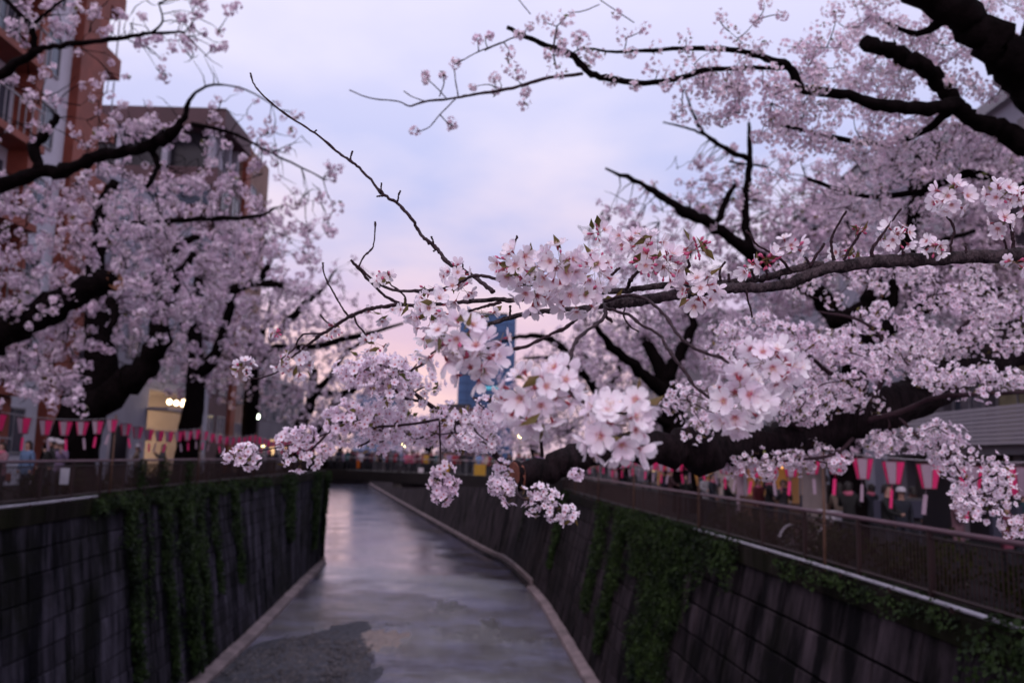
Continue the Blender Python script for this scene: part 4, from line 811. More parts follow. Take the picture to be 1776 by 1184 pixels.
br('branch', [(1425, 459, 1.71, 7), (1390, 464, 1.71, 6.5), (1360, 472, 1.72, 6), (1320, 483, 1.72, 6), (1280, 489, 1.72, 6), (1250, 491, 1.72, 5.5), (1200, 492, 1.71, 5.5), (1150, 495, 1.7, 5.5), (1110, 500, 1.69, 5), (1085, 504, 1.69, 5), (1020, 508, 1.68, 4.5), (943, 514, 1.67, 4), (891, 521, 1.66, 4), (865, 519, 1.66, 3.8), (813, 523, 1.66, 3.5)], BARKN, 10, k=7)
br('branch', [(1050, 529, 1.57, 6), (1020, 534, 1.57, 5), (977, 537, 1.57, 4.5), (933, 541, 1.57, 4.3), (886, 550, 1.57, 4), (852, 561, 1.57, 3.8), (822, 567, 1.57, 4)], BARKN, 9, k=7)
br('twig', [(822, 566, 1.57, 2.5), (812, 556, 1.57, 2), (802, 548, 1.57, 1.8)])
br('twig', [(869, 524, 1.66, 3), (850, 529, 1.66, 2.4), (835, 533, 1.66, 2.2), (818, 538, 1.66, 2), (800, 543, 1.66, 1.8)])
br('branch', [(820, 522, 1.7, 3.4), (780, 526, 1.9, 3.2), (731, 529, 2.1, 3.2), (705, 529, 2.15, 3), (684, 522, 2.15, 2.6), (664, 510, 2.15, 2.4), (639, 485, 2.15, 2.2), (623, 467, 2.15, 2), (608, 451, 2.15, 2)])
br('twig', [(941, 496, 1.6, 2.6), (903, 492, 1.62, 2.6), (860, 484, 1.66, 2.6), (835, 478, 1.7, 2.6), (818, 480, 1.74, 2.6), (795, 491, 1.8, 2.7), (768, 502, 1.88, 3), (734, 504, 1.96, 3.2), (700, 505, 2.05, 2.4), (670, 499, 2.1, 2.2), (644, 483, 2.13, 2), (621, 461, 2.15, 1.6)])
br('twig', [(623, 461, 2.15, 1.5), (631, 445, 2.15, 1.4), (645, 431, 2.15, 1.3), (650, 410, 2.15, 1.2), (651, 384, 2.15, 1.5)])
br('branch', [(855, 506, 1.72, 3.8), (849, 500, 1.75, 3.8), (818, 477, 1.85, 3.6), (795, 466, 1.9, 3.5), (773, 451, 1.95, 3.3), (756, 429, 2, 3.3), (739, 416, 2, 3), (726, 400, 2.05, 2.8), (713, 378, 2.05, 2.8), (689, 353, 2.1, 2.7), (666, 338, 2.1, 2.5), (632, 300, 2.15, 2.3), (608, 279, 2.15, 2.2), (588, 266, 2.2, 2), (547, 231, 2.2, 1.9), (507, 206, 2.25, 1.7), (463, 172, 2.25, 1.5), (441, 147, 2.3, 1.3), (434, 127, 2.3, 1.6)], TWIG, 7, k=6)
for l in ([(608, 279, 2.15, 1.6), (609, 270, 2.15, 1.5), (611, 262, 2.15, 1.8)], [(660, 334, 2.1, 1.6), (661, 325, 2.1, 1.4), (662, 317, 2.1, 1.6)], [(668, 340, 2.1, 1.5), (660, 340, 2.1, 1.3), (653, 341, 2.1, 1.5)], [(689, 352, 2.1, 1.6), (691, 341, 2.1, 1.4), (694, 331, 2.1, 1.8)], [(752, 424, 2, 1.6), (750, 415, 2, 1.5), (748, 410, 2, 2)], [(757, 431, 2, 1.7), (752, 436, 2, 1.4)], [(545, 230, 2.2, 1.3), (549, 225, 2.2, 1.4)],
          [(889, 429, 1.6, 1.6), (894, 418, 1.6, 1.8), (898, 409, 1.6, 2.2)],
          [(800, 468, 1.9, 1.8), (790, 469, 1.9, 1.8), (787, 469, 1.9, 1.5)], [(802, 466, 1.9, 1.5), (802, 458, 1.9, 1.5)],
          [(650, 534, 2.15, 3), (627, 540, 2.2, 3), (605, 550, 2.25, 3), (574, 570, 2.3, 3), (556, 581, 2.35, 2.6), (534, 597, 2.4, 2.3), (518, 610, 2.4, 2), (505, 620, 2.4, 1.8)], [(572, 573, 2.3, 1.7), (556, 578, 2.3, 1.6), (528, 579, 2.35, 1.5), (516, 591, 2.4, 1.5), (510, 605, 2.4, 1.4), (489, 621, 2.4, 1.4)],
          [(605, 549, 2.25, 1.7), (591, 530, 2.25, 1.5), (580, 510, 2.25, 1.4), (568, 489, 2.25, 1.3), (561, 470, 2.25, 1.2), (560, 455, 2.25, 1.6)], [(575, 565, 2.3, 1.5), (562, 554, 2.3, 1.3), (555, 545, 2.3, 1.4)], [(615, 549, 2.2, 1.7), (619, 562, 2.2, 1.6), (631, 576, 2.25, 1.5), (647, 593, 2.25, 1.4)],
          [(690, 528, 2.1, 3), (670, 531, 2.1, 3.4), (650, 534, 2.15, 3)], [(705, 528, 2.1, 1.6), (700, 512, 2.1, 1.5), (680, 495, 2.1, 1.4), (664, 482, 2.1, 1.2)], [(475, 648, 2.4, 1.3), (450, 656, 2.4, 1.3), (435, 655, 2.4, 1.3), (425, 642, 2.4, 1.3)], [(489, 621, 2.4, 1.3), (487, 640, 2.4, 1.3), (475, 648, 2.4, 1.3)],
          [(745, 617, 2.6, 2.2), (735, 630, 2.6, 2.3), (712, 643, 2.6, 2.2)], [(748, 614, 2.6, 2), (765, 600, 2.5, 1.8), (790, 580, 2.3, 1.5)],
          # drooping twigs below the fork
          [(1045, 528, 1.55, 3.2), (1020, 538, 1.5, 3), (1000, 553, 1.45, 3), (980, 568, 1.4, 3), (955, 580, 1.38, 2.8), (938, 589, 1.36, 3), (905, 603, 1.34, 3), (866, 608, 1.33, 2.5)],
          [(1045, 522, 1.5, 2.8), (1085, 512, 1.42, 2.8), (1119, 518, 1.36, 2.7), (1144, 537, 1.3, 2.7), (1161, 557, 1.26, 2.8), (1175, 580, 1.22, 2.9), (1198, 600, 1.18, 3), (1225, 613, 1.14, 2.8), (1252, 621, 1.12, 2.5), (1275, 640, 1.1, 2.5)],
          [(1051, 534, 1.5, 2.8), (1070, 540, 1.46, 2.6), (1094, 548, 1.42, 2.6), (1110, 562, 1.36, 2.7), (1143, 580, 1.3, 2.7), (1158, 604, 1.25, 2.8), (1175, 628, 1.2, 3), (1190, 648, 1.17, 2.8), (1208, 673, 1.14, 2.7), (1243, 695, 1.12, 2.6), (1265, 700, 1.1, 2)],
          [(1048, 528, 1.55, 3.2), (1050, 545, 1.45, 3.2), (1040, 558, 1.35, 3.2), (1020, 572, 1.25, 3), (1002, 588, 1.18, 3.2), (992, 610, 1.12, 3), (985, 635, 1.08, 3), (975, 665, 1.05, 3)],
          [(1050, 547, 1.45, 2.6), (1060, 556, 1.45, 3), (1061, 558, 1.45, 2)],
          [(1084, 533, 1.58, 1.4), (1082, 548, 1.58, 1.3), (1092, 565, 1.58, 1.3), (1108, 575, 1.58, 1.2)],
          [(975, 665, 1.05, 3), (1000, 690, 1.03, 2.6), (1040, 710, 1.02, 2.6), (1060, 730, 1.0, 2.5)], [(992, 612, 1.12, 2.6), (960, 640, 1.1, 2.6), (935, 680, 1.06, 2.4)], [(868, 608, 1.33, 2.4), (840, 600, 1.25, 2.4), (815, 595, 1.15, 2.4), (800, 600, 1.1, 2.4)],
          # spurs on top of the main branch
          [(1446, 452, 1.71, 3), (1443, 435, 1.71, 2.4), (1442, 415, 1.71, 2.2), (1452, 392, 1.71, 1.8), (1468, 366, 1.71, 2)], [(1464, 452, 1.71, 2.6), (1472, 435, 1.71, 2.3), (1483, 418, 1.71, 2.2), (1493, 402, 1.71, 2)], [(1478, 425, 1.71, 1.8), (1484, 420, 1.71, 1.6)], [(1512, 446, 1.72, 4), (1514, 430, 1.72, 2.6), (1527, 412, 1.72, 2.2), (1546, 385, 1.72, 1.8), (1563, 362, 1.72, 1.8)],
          [(1405, 462, 1.7, 3), (1415, 445, 1.7, 2.4), (1430, 423, 1.7, 2.4)], [(1404, 456, 1.7, 2.4), (1396, 446, 1.7, 2)], [(1648, 440, 1.74, 2.6), (1650, 422, 1.74, 2.4), (1655, 400, 1.74, 2.2), (1650, 385, 1.74, 2), (1641, 375, 1.74, 2)], [(1760, 436, 1.75, 4), (1757, 415, 1.75, 3), (1754, 395, 1.75, 2.6), (1744, 372, 1.75, 2)], [(1748, 436, 1.75, 2.4), (1743, 422, 1.75, 2), (1739, 410, 1.75, 2)],
          [(1372, 470, 1.71, 2.6), (1355, 450, 1.7, 2.2), (1330, 435, 1.7, 2), (1312, 424, 1.7, 1.8), (1302, 408, 1.7, 1.8), (1294, 400, 1.7, 2.2)], [(1264, 489, 1.7, 2.4), (1264, 475, 1.7, 2.2)], [(1250, 488, 1.7, 2.4), (1249, 468, 1.7, 2), (1259, 453, 1.7, 2)], [(1310, 484, 1.7, 2.4), (1302, 465, 1.7, 2)], [(1330, 482, 1.7, 2.4), (1329, 464, 1.7, 2)],
          [(1294, 503, 1.66, 2), (1297, 520, 1.66, 1.6), (1302, 535, 1.66, 1.6), (1304, 550, 1.66, 1.5)], [(1086, 502, 1.68, 3), (1094, 486, 1.66, 3), (1103, 475, 1.65, 2.6), (1116, 466, 1.64, 2.4)], [(1172, 505, 1.62, 3), (1180, 488, 1.6, 2.8), (1190, 472, 1.6, 2.6), (1195, 460, 1.6, 2.4), (1193, 450, 1.6, 2)], [(1060, 478, 1.6, 2.4), (1068, 470, 1.6, 2.6), (1075, 464, 1.6, 2)],
          [(1566, 441, 1.72, 2.4), (1566, 432, 1.72, 3)], [(1600, 440, 1.72, 3), (1608, 428, 1.72, 2), (1620, 424, 1.72, 1.8)], [(1676, 438, 1.72, 2.4), (1675, 426, 1.72, 2)], [(884, 549, 1.57, 2.4), (885, 538, 1.57, 2), (885, 530, 1.57, 2)], [(850, 562, 1.57, 2.5), (853, 566, 1.57, 2)]):
    br('twig', l)
CN = [
 (795, 585, 50, 40, 1.12, 8, 3, 5, 'loose near cluster with green bud scales and blurred petals'), (765, 595, 34, 45, 1.12, 6, 1, 1, None), (835, 615, 42, 38, 1.12, 7, 0, 1, None), (870, 590, 14, 22, 1.15, 2, 0, 0, None), (820, 648, 32, 20, 1.12, 4, 0, 1, None),
 (930, 690, 78, 60, 1.05, 22, 3, 4, 'wide near cluster of open flowers left of the sawn limb'), (975, 665, 38, 50, 1.06, 6, 0, 0, None),
 (1065, 745, 66, 66, 1.0, 22, 2, 2, 'round near cluster resting in front of the sawn limb'), (1105, 700, 20, 26, 1.0, 3, 0, 2, None),
 (1283, 695, 56, 62, 1.1, 20, 1, 1, 'lower half of the big red-hearted cluster'), (1330, 635, 58, 50, 1.14, 17, 0, 1, 'upper half of the big red-hearted cluster'), (1362, 650, 34, 46, 1.16, 8, 0, 1, None),
 (892, 460, 42, 38, 1.42, 12, 16, 6, 'cluster bursting with pink buds on green scales'), (972, 462, 48, 42, 1.36, 18, 8, 5, 'white cluster with red calyx stars seen from behind'), (1000, 512, 46, 40, 1.42, 15, 2, 2, None), (925, 505, 42, 34, 1.45, 13, 2, 2, None), (1035, 470, 34, 40, 1.5, 11, 5, 2, None),
 (1090, 420, 38, 30, 1.6, 9, 3, 1, None), (1122, 430, 36, 30, 1.55, 9, 3, 3, None), (1120, 455, 30, 26, 1.52, 2, 14, 4, 'drooping bunch of dark pink buds'), (1155, 460, 30, 36, 1.56, 8, 10, 1, None), (1207, 432, 28, 24, 1.58, 1, 20, 5, 'round bunch of closed pink buds on a short spur'),
 (1212, 505, 36, 38, 1.56, 15, 3, 3, 'tidy white cluster hanging across the branch'), (1038, 405, 20, 20, 1.95, 4, 5, 2, None), (1055, 525, 20, 16, 1.6, 0, 0, 4, None),
 (748, 540, 40, 40, 1.72, 13, 5, 4, None), (715, 540, 26, 22, 1.8, 5, 3, 3, None), (795, 505, 34, 26, 1.82, 7, 3, 2, None), (790, 478, 28, 26, 1.85, 7, 2, 1, None), (745, 575, 30, 26, 1.72, 5, 4, 2, None), (840, 545, 26, 14, 1.9, 4, 2, 2, None),
 (1648, 344, 38, 34, 1.74, 13, 2, 3, 'bright white cluster on a short spur above the branch'), (1734, 340, 30, 26, 1.72, 9, 2, 2, None), (1768, 350, 22, 26, 1.72, 5, 2, 2, None), (1735, 388, 24, 24, 1.72, 6, 3, 2, None),
 (1555, 412, 36, 28, 1.74, 9, 3, 1, 'cluster sitting on the branch behind a bare spur'), (1622, 428, 24, 20, 1.7, 5, 3, 1, None), (1368, 428, 30, 20, 1.72, 5, 5, 1, None), (1330, 452, 26, 18, 1.68, 2, 12, 4, None), (1300, 466, 14, 18, 1.68, 2, 5, 1, None), (1490, 398, 13, 8, 1.71, 0, 8, 3, None), (1470, 440, 26, 12, 1.74, 2, 4, 3, None), (1760, 456, 22, 14, 1.7, 2, 3, 1, None),
 (515, 632, 34, 30, 2.4, 9, 3, 4, 'small double cluster at the left tip of the branch'), (490, 630, 18, 20, 2.4, 3, 2, 2, None), (425, 638, 20, 20, 2.4, 6, 1, 3, 'small star-like cluster at the very tip'), (575, 572, 24, 16, 2.3, 3, 4, 1, None), (648, 596, 26, 20, 2.25, 6, 4, 3, None), (665, 480, 18, 16, 2.1, 3, 5, 3, None), (660, 545, 28, 18, 2.2, 4, 3, 2, None), (480, 578, 12, 7, 2.4, 1, 6, 1, None), (745, 500, 16, 10, 2, 1, 2, 3, None)]
for c_ in CN: cluster_near(A0, *c_[:8], label=c_[8])
# ------------------------------------------------------------------ railings
def offs(ln, y, dx, z):
    p = ln.at(y).copy(); p[0] += dx; p[2] = z; return p
def railing(ln, side, y0, y1, zg, step, label, nb, y_start_bal):
    root = empty('railing', tuple(offs(ln, y0, side*.12, zg))); tag(root, label, 'railing'); inv = -np.array(root.location); dx = side*.12
    ys = np.arange(y0, y1, 1.0)
    for nm, zz, r, m in (('top_rail', 1.09, .042, RAILT), ('bottom_rail', .16, .03, RAIL), ('upper_rail', .97, .018, RAIL)):
        mb = MB(); mb.tube(np.array([offs(ln, y, dx, zg+zz) for y in ys])+inv, r, 8); mb.build(nm, m, root, True)
    pm = MB().box((0, 0, .54), (.075, .075, 1.08)).box((0, 0, .03), (.15, .15, .06)).mesh('post', RAIL)
    y = y0
    while y < y1-.5:
        o = mesh_obj('post', pm, root, tuple(offs(ln, y, dx, zg)+inv)); y += step
    bm = MB().box((0, 0, .565), (.018, .018, .80)).mesh('baluster', RAIL); far = MB(); n = 0; y = y_start_bal
    while y < min(y1, 62):
        p = offs(ln, y, dx, zg)+inv
        if n < nb: mesh_obj('baluster', bm, root, tuple(p)); n += 1; y += .115
        else: far.box((p[0], p[1], .565), (.02, .02, .80)); y += .16
    if far.n: far.build('far_balusters', RAIL, root)['kind'] = 'stuff'
    return root
railing(lc, -1, 14, 70.5, 0, 2.0, 'brown metal railing on the left bank above the ivy strands', 290, 18)
railing(rc, 1, 6, 57.5, -.54, 2.5, 'brown metal railing on the right bank behind the white pipe', 290, 9)
for ln, side, y0, y1, zg, lb_ in ((lc, -1, 15, 25.5, .0, 'thin white pipe along the left coping under the railing'), (rc, 1, 10.2, 26.2, -.54, 'bright white pipe along the right coping under the railing')):
    root = empty('pipe', tuple(offs(ln, y0, 0, zg))); tag(root, lb_, 'pipe'); inv = -np.array(root.location)
    MB().tube(np.array([offs(ln, y, side*-.03, zg+.075) for y in np.linspace(y0, y1, 20)])+inv, .035, 8).build('tube', PIPE, root, True)
    cm = MB().box((0, 0, .04), (.12, .05, .08)).mesh('bracket', RAIL)
    for y in np.arange(y0+.5, y1, 1.9): mesh_obj('bracket', cm, root, tuple(offs(ln, y, side*-.03, zg)+inv))
# poles and lantern strings
ORD2 = ['twenty-first', 'twenty-second', 'twenty-third', 'twenty-fourth', 'twenty-fifth', 'twenty-sixth', 'twenty-seventh', 'twenty-eighth', 'twenty-ninth', 'thirtieth']
ORD = ['first', 'second', 'third', 'fourth', 'fifth', 'sixth', 'seventh', 'eighth', 'ninth', 'tenth', 'eleventh', 'twelfth', 'thirteenth', 'fourteenth', 'fifteenth', 'sixteenth', 'seventeenth', 'eighteenth', 'nineteenth', 'twentieth']
def lantern_parts():
    H_, rt, rbm = .36, .175, .102; P_ = []
    for k in range(6):
        a0, a1 = math.pi*(2*k-1)/6, math.pi*(2*k+1)/6; mb = MB()
        q = lambda r, a, z, s=1: (r*s*math.cos(a), r*s*math.sin(a), z)
        vs = [q(rbm, a0, -H_), q(rbm, a1, -H_), q(rt, a1, 0), q(rt, a0, 0), q(rbm, a0, -H_, .97), q(rbm, a1, -H_, .97), q(rt, a1, 0, .985), q(rt, a0, 0, .985)]
        mb.add(vs, [(0, 1, 2, 3), (7, 6, 5, 4), (0, 4, 5, 1), (3, 2, 6, 7)]); P_.append(mb.mesh('panel', PINK if k % 2 else WHITE))
    fr = MB()
    for r, z in ((rt*1.01, .004), (rbm*1.02, -H_-.004)):
        for k in range(6):
            a0, a1 = math.pi*(2*k-1)/6, math.pi*(2*k+1)/6; fr.tube([(r*math.cos(a0), r*math.sin(a0), z), (r*math.cos(a1), r*math.sin(a1), z)], .007, 4)
    for k in range(6):
        a0 = math.pi*(2*k-1)/6; fr.tube([(rt*1.005*math.cos(a0), rt*1.005*math.sin(a0), 0), (rbm*1.01*math.cos(a0), rbm*1.01*math.sin(a0), -H_)], .004, 4)
    fr.tube([(-rt, 0, 0), (rt, 0, 0)], .006, 4); fr.tube([(0, 0, 0), (0, 0, .06)], .005, 4)
    tags = []
    for m in (PINK, WHITE):
        tags.append(MB().box((0, 0, -H_-.06), (.006, .006, .10)).box((0, 0, -H_-.25), (.062, .004, .30)).mesh('tag', m))
    return P_, fr.mesh('lantern_frame', DARKF), tags
LP, LF, LT = lantern_parts()
LPM = [None, None]
PINKH = MB(); 
def lantern(loc, label, group, rz, tilt, k, near):
    o = empty('paper_lantern', loc, None, rz); tag(o, label, 'lantern', group)
    for i, me in enumerate(LP): mesh_obj('panel', me, o)
    if near: mesh_obj('lantern_frame', LF, o)
    t = mesh_obj('tag', LT[k % 2], o); t.rotation_euler = (0, tilt, random.uniform(-.6, .6))
    return o
def string(ln, side, y0, y1, zt, poles, pole_z, bank):
    dx = side*.05
    for i, y in enumerate(poles):
        b = offs(ln, y, side*-.02, pole_z); o = empty('lantern_pole', tuple(b)); tag(o, f'thin tan pole holding the {bank} lantern string, {ORD[i]} counted from the near end', 'pole', 'poles of the lantern strings')
        MB().tube([(0, 0, -.25), (.01, 0, 1.2), (0, .01, zt-pole_z+.25)], [.032, .028, .024], 8).build('shaft', POLE, o, True)
        MB().tube([(-.03, -.04, .9), (.05, -.04, .93)], .012, 5).build('tie', RAIL, o)
    ys = np.arange(y0, y1, 1.14); pts = []
    def sagz(y):
        ps = sorted(poles+[y0-4, y1+4]); 
        for a, b in zip(ps, ps[1:]):
            if a <= y <= b: t = (y-a)/(b-a); return zt+.10-.38*4*t*(1-t)*.55
        return zt
    for y in np.arange(y0-1, y1+1, .5): p = offs(ln, y, dx, 0); p[2] = sagz(y)+.06; pts.append(p)
    w = MB().tube(np.array(pts), .008, 4).build('lantern_wire', WIRE); tag(w, f'thin wire carrying the pink lanterns along the {bank}', 'wire')
    for i, y in enumerate(ys):
        p = offs(ln, y, dx, 0); p[2] = sagz(y); far = y > 42
        if i < 20: lab = f'pink and white paper lantern, {ORD[i]} from the near end of the {bank} string'
        elif not far: lab = f'pink and white paper lantern, {ORD2[i-20]} from the near end of the {bank} string'
        else: lab = f'small pink lantern, {(ORD+ORD2)[len(ys)-1-i]} from the far end of the {bank} string'
        lantern(tuple(p), lab, f'far lanterns of the {bank} string' if far else f'pink paper lanterns along the {bank}', random.uniform(-.25, .25)+(.5 if side < 0 else 0), random.uniform(-.25, .25), i, y < 34)
string(rc, 1, 9.9, 56, 1.62, [17.2, 25.8, 34.5, 43, 51.5], -.54, 'right bank')
string(lc, -1, 16.2, 69, 2.22, [16.9, 26.5, 36, 46, 56, 66], 0, 'left bank')

# ------------------------------------------------------------------ footbridge
A_, B_ = np.array([-15.6, 73.5, 0.]), np.array([5.2, 56.5, 0.]); dv_ = (B_-A_)/np.linalg.norm(B_-A_); nv_ = np.array([dv_[1], -dv_[0], 0]); LN = np.linalg.norm(B_-A_)
if nv_[1] > 0: nv_ = -nv_
BR = empty('footbridge', tuple(A_)); tag(BR, 'dark footbridge crowded with visitors crossing the river', 'bridge')
Rb = frame_rot(dv_)
DK = mat('bridge_steel', (.018, .015, .017), .6, .3, var=.3, vscale=2); DKC = mat('bridge_concrete', (.10, .09, .09), .8, var=.4, vscale=1)
mid = dv_*LN/2
MB().box(mid-nv_*2.2+np.array([0, 0, .02]), (LN, 4.4, .26), 0, Rb).build('deck', DKC, BR)
for nm, k in (('front_girder', .06), ('rear_girder', -4.4)): MB().box(mid+nv_*k+np.array([0, 0, -.20]), (LN, .16, .80), 0, Rb).build('girder', DK, BR)
for k in range(7): MB().box(dv_*(LN*(k+.5)/7)-nv_*2.2+np.array([0, 0, -.35]), (.25, 4.2, .35), 0, Rb).build('cross_beam', DK, BR)
for t in (.02, .335, .985): MB().box(dv_*LN*t-nv_*2.2+np.array([0, 0, -.75]), (.9, 4.4, .5), 0, Rb).build('bearing', DKC, BR)
for k in (0.02, -4.35):
    MB().tube([nv_*k+np.array([0, 0, 1.25]), nv_*k+dv_*LN+np.array([0, 0, 1.25])], .016, 6).build('handrail', mat('pale_rail', (.5, .42, .46), .4), BR)
    MB().tube([nv_*k+np.array([0, 0, .8]), nv_*k+dv_*LN+np.array([0, 0, .8])], .012, 5).build('mid_rail', DK, BR)
    pm = MB().box((0, 0, .72), (.03, .03, 1.1)).mesh('bridge_post', DK)
    for q_ in np.arange(.5, LN, 2.0): mesh_obj('bridge_post', pm, BR, tuple(nv_*k+dv_*q_))
def cloth(name, label, c, w, h, col, rot, cat='banner'):
    mb = MB(); n = 8; vs = []
    for i in range(n+1):
        for j in range(3):
            x = -w/2+w*i/n; vs.append((x, .012*math.sin(i*1.9+j), -h*j/2)); 
    for i in range(n+1):
        for j in range(3):
            x = -w/2+w*i/n; vs.append((x, .012*math.sin(i*1.9+j)+.008, -h*j/2))
    f = [(i*3+j, (i+1)*3+j, (i+1)*3+j+1, i*3+j+1) for i in range(n) for j in range(2)]; o_ = (n+1)*3
    mb.add(vs, f+[tuple(v+o_ for v in q[::-1]) for q in f])
    m = mat('cloth_'+name, col, .8, .1, var=.15, vscale=4, trans=.2); o = mb.build(name, m, None, True); o.location = c; o.rotation_euler = (0, 0, rot)
    return tag(o, label, cat)
br_ang = math.atan2(dv_[1], dv_[0])
for t, w, h, col, lb_ in ((.535, .45, .62, (.75, .42, .03), 'small yellow banner tied to the bridge rail, left of the pink coats'), (.655, 1.1, .78, (.55, .33, .06), 'wide mustard banner on the bridge rail above the thin hanging twig'), (.775, .5, .7, (.85, .5, .03), 'bright yellow banner near the right end of the bridge rail'), (.865, .9, .9, (.02, .14, .42), 'blue banner on the bridge rail beside the sawn limb'), (.17, .4, .6, (.65, .16, .03), 'orange banner near the left end of the bridge rail'), (.435, .55, .35, (.75, .7, .75), 'low white notice on the bridge rail in mid span')):
    cloth('banner', lb_, tuple(A_+dv_*LN*t+nv_*.13+np.array([0, 0, 1.0 if h > .4 else .6])), w, h, col, br_ang)

# ------------------------------------------------------------------ people
def person_mesh(pose):
    J = [('pel', (0, 0, .94), .135, .10), ('wai', (0, 0, 1.10), .125, .10), ('che', (0, 0, 1.30), .155, .115), ('nek', (0, .0, 1.45), .055, .055), ('hd1', (0, -.01, 1.53), .075, .085), ('hd2', (0, -.012, 1.62), .078, .092), ('hd3', (0, 0, 1.69), .05, .06)]
    E = [('pel', 'wai', 1), ('wai', 'che', 1), ('che', 'nek', 1), ('nek', 'hd1', 0), ('hd1', 'hd2', 0), ('hd2', 'hd3', 0)]
    for s, n in ((-1, 'l'), (1, 'r')):
        J += [('sh'+n, (s*.17, 0, 1.39), .075, .07)]
        if pose == 'phone': arm = [(s*.21, -.08, 1.15), (s*.10, -.30, 1.35), (s*.06, -.34, 1.43)]
        elif pose == 'point' and s == 1: arm = [(s*.30, -.10, 1.30), (s*.34, -.32, 1.48), (s*.34, -.40, 1.54)]
        elif pose == 'walk': arm = [(s*.22, s*.10, 1.13), (s*.22, s*.12-.12, .92), (s*.21, s*.12-.16, .84)]
        elif pose == 'lean': arm = [(s*.24, -.10, 1.16), (s*.12, -.28, 1.10), (s*.04, -.30, 1.11)]
        else: arm = [(s*.22, .02, 1.13), (s*.21, -.05, .90), (s*.21, -.07, .81)]
        J += [('el'+n, arm[0], .052, .052), ('wr'+n, arm[1], .036, .034), ('ha'+n, arm[2], .040, .022)]
        st = .16*s if pose == 'walk' else 0
        J += [('hp'+n, (s*.085, 0, .88), .095, .095), ('kn'+n, (s*.095, -.02-st*.5, .50), .060, .062), ('an'+n, (s*.10, .03-st, .09), .042, .045), ('to'+n, (s*.115, -.13-st, .04), .042, .03)]
        E += [('che', 'sh'+n, 1), ('sh'+n, 'el'+n, 1), ('el'+n, 'wr'+n, 1), ('wr'+n, 'ha'+n, 0), ('pel', 'hp'+n, 2), ('hp'+n, 'kn'+n, 2), ('kn'+n, 'an'+n, 2), ('an'+n, 'to'+n, 3)]
    idx = {j[0]: i for i, j in enumerate(J)}; me = bpy.data.meshes.new('p'); me.from_pydata([j[1] for j in J], [(idx[a], idx[b]) for a, b, _ in E], [])
    o = bpy.data.objects.new('p', me); COL.objects.link(o); o.modifiers.new('s', 'SKIN'); sv = me.skin_vertices[0].data
    for i, j in enumerate(J): sv[i].radius = (j[2], j[3])
    sv[0].use_root = True
    ss = o.modifiers.new('ss', 'SUBSURF'); ss.levels = 1
    dg = bpy.context.evaluated_depsgraph_get(); dg.update(); m2 = bpy.data.meshes.new_from_object(o.evaluated_get(dg)); bpy.data.objects.remove(o)
    m2.name = 'body'; m2.materials.clear()
    for m in (SKIN, COAT, TROU, SHOE): m2.materials.append(m)
    pts = [(np.array(J[idx[a]][1]), np.array(J[idx[b]][1]), t) for a, b, t in E]
    for p in m2.polygons:
        c = np.array(p.center); best = None
        for a, b, t in pts:
            ab = b-a; k = np.clip(((c-a)@ab)/(ab@ab), 0, 1); d = np.linalg.norm(c-a-ab*k)
            if best is None or d < best[0]: best = (d, t)
        t = best[1]
        if t == 2 and c[2] > .80: t = 1
        p.material_index = t; p.use_smooth = True
    return m2
PM = {k: person_mesh(k) for k in ('stand', 'phone', 'walk', 'lean', 'point')}
def hair_mesh(long):
    mb = MB(); n = 12; prof = []
    vs = []; rows = 7
    for i in range(rows):
        ph = (i/(rows-1))*1.75; r = .108*math.sin(min(ph, 1.57)); z = 1.605+.125*math.cos(ph)
        for k in range(n):
            a = 2*math.pi*k/n; back = math.sin(a); f = 1 if back > -.35 else (0.0 if i > 3 else 1)
            zz = z-(.10*max(0, back)*(2.4 if long else .7) if i == rows-1 else 0); zz = zz if f else 1.605+.125*math.cos(3/(rows-1)*1.75)
            vs.append((r*math.cos(a)*.92, r*math.sin(a)*1.05+.012, zz))
    fs = [(i*n+k, i*n+(k+1) % n, (i+1)*n+(k+1) % n, (i+1)*n+k) for i in range(rows-1) for k in range(n)]
    mb.add(vs, fs[::1]); return mb.mesh('hair', HAIR, True)
HM = [hair_mesh(False), hair_mesh(True)]
BAG = MB().box((0, .17, 1.18), (.28, .14, .40)).box((-.09, .06, 1.36), (.04, .26, .03)).box((.09, .06, 1.36), (.04, .26, .03)).mesh('backpack', mat('backpack_cloth', (.03, .03, .05), .8))
CAPM = MB().lathe([(.0, 1.755), (.08, 1.74), (.112, 1.68), (.114, 1.635)], sides=12).box((0, -.14, 1.645), (.14, .11, .012)).mesh('hat', mat('hat_cloth', (.35, .32, .36), .8), True)
PHONE = MB().box((0, -.38, 1.46), (.15, .010, .08)).mesh('phone', mat('phone_body', (.02, .02, .03), .3)); 
SCARF = MB().lathe([(.085, 1.50), (.105, 1.47), (.11, 1.43), (.085, 1.40)], sides=12).mesh('scarf', objcol_mat('scarf_wool'), True)
PAL = {'black': (.006, .006, .008), 'navy': (.015, .02, .05), 'white': (.72, .68, .76), 'pink': (.55, .10, .20), 'crimson': (.30, .02, .04), 'beige': (.36, .26, .20), 'grey': (.13, .12, .14), 'sky blue': (.18, .30, .55), 'mustard': (.5, .28, .03), 'lilac': (.32, .22, .40), 'dark green': (.03, .06, .04), 'maroon': (.10, .02, .035), 'cream': (.6, .5, .42), 'teal': (.02, .12, .15), 'rose': (.5, .25, .32)}
used = {}
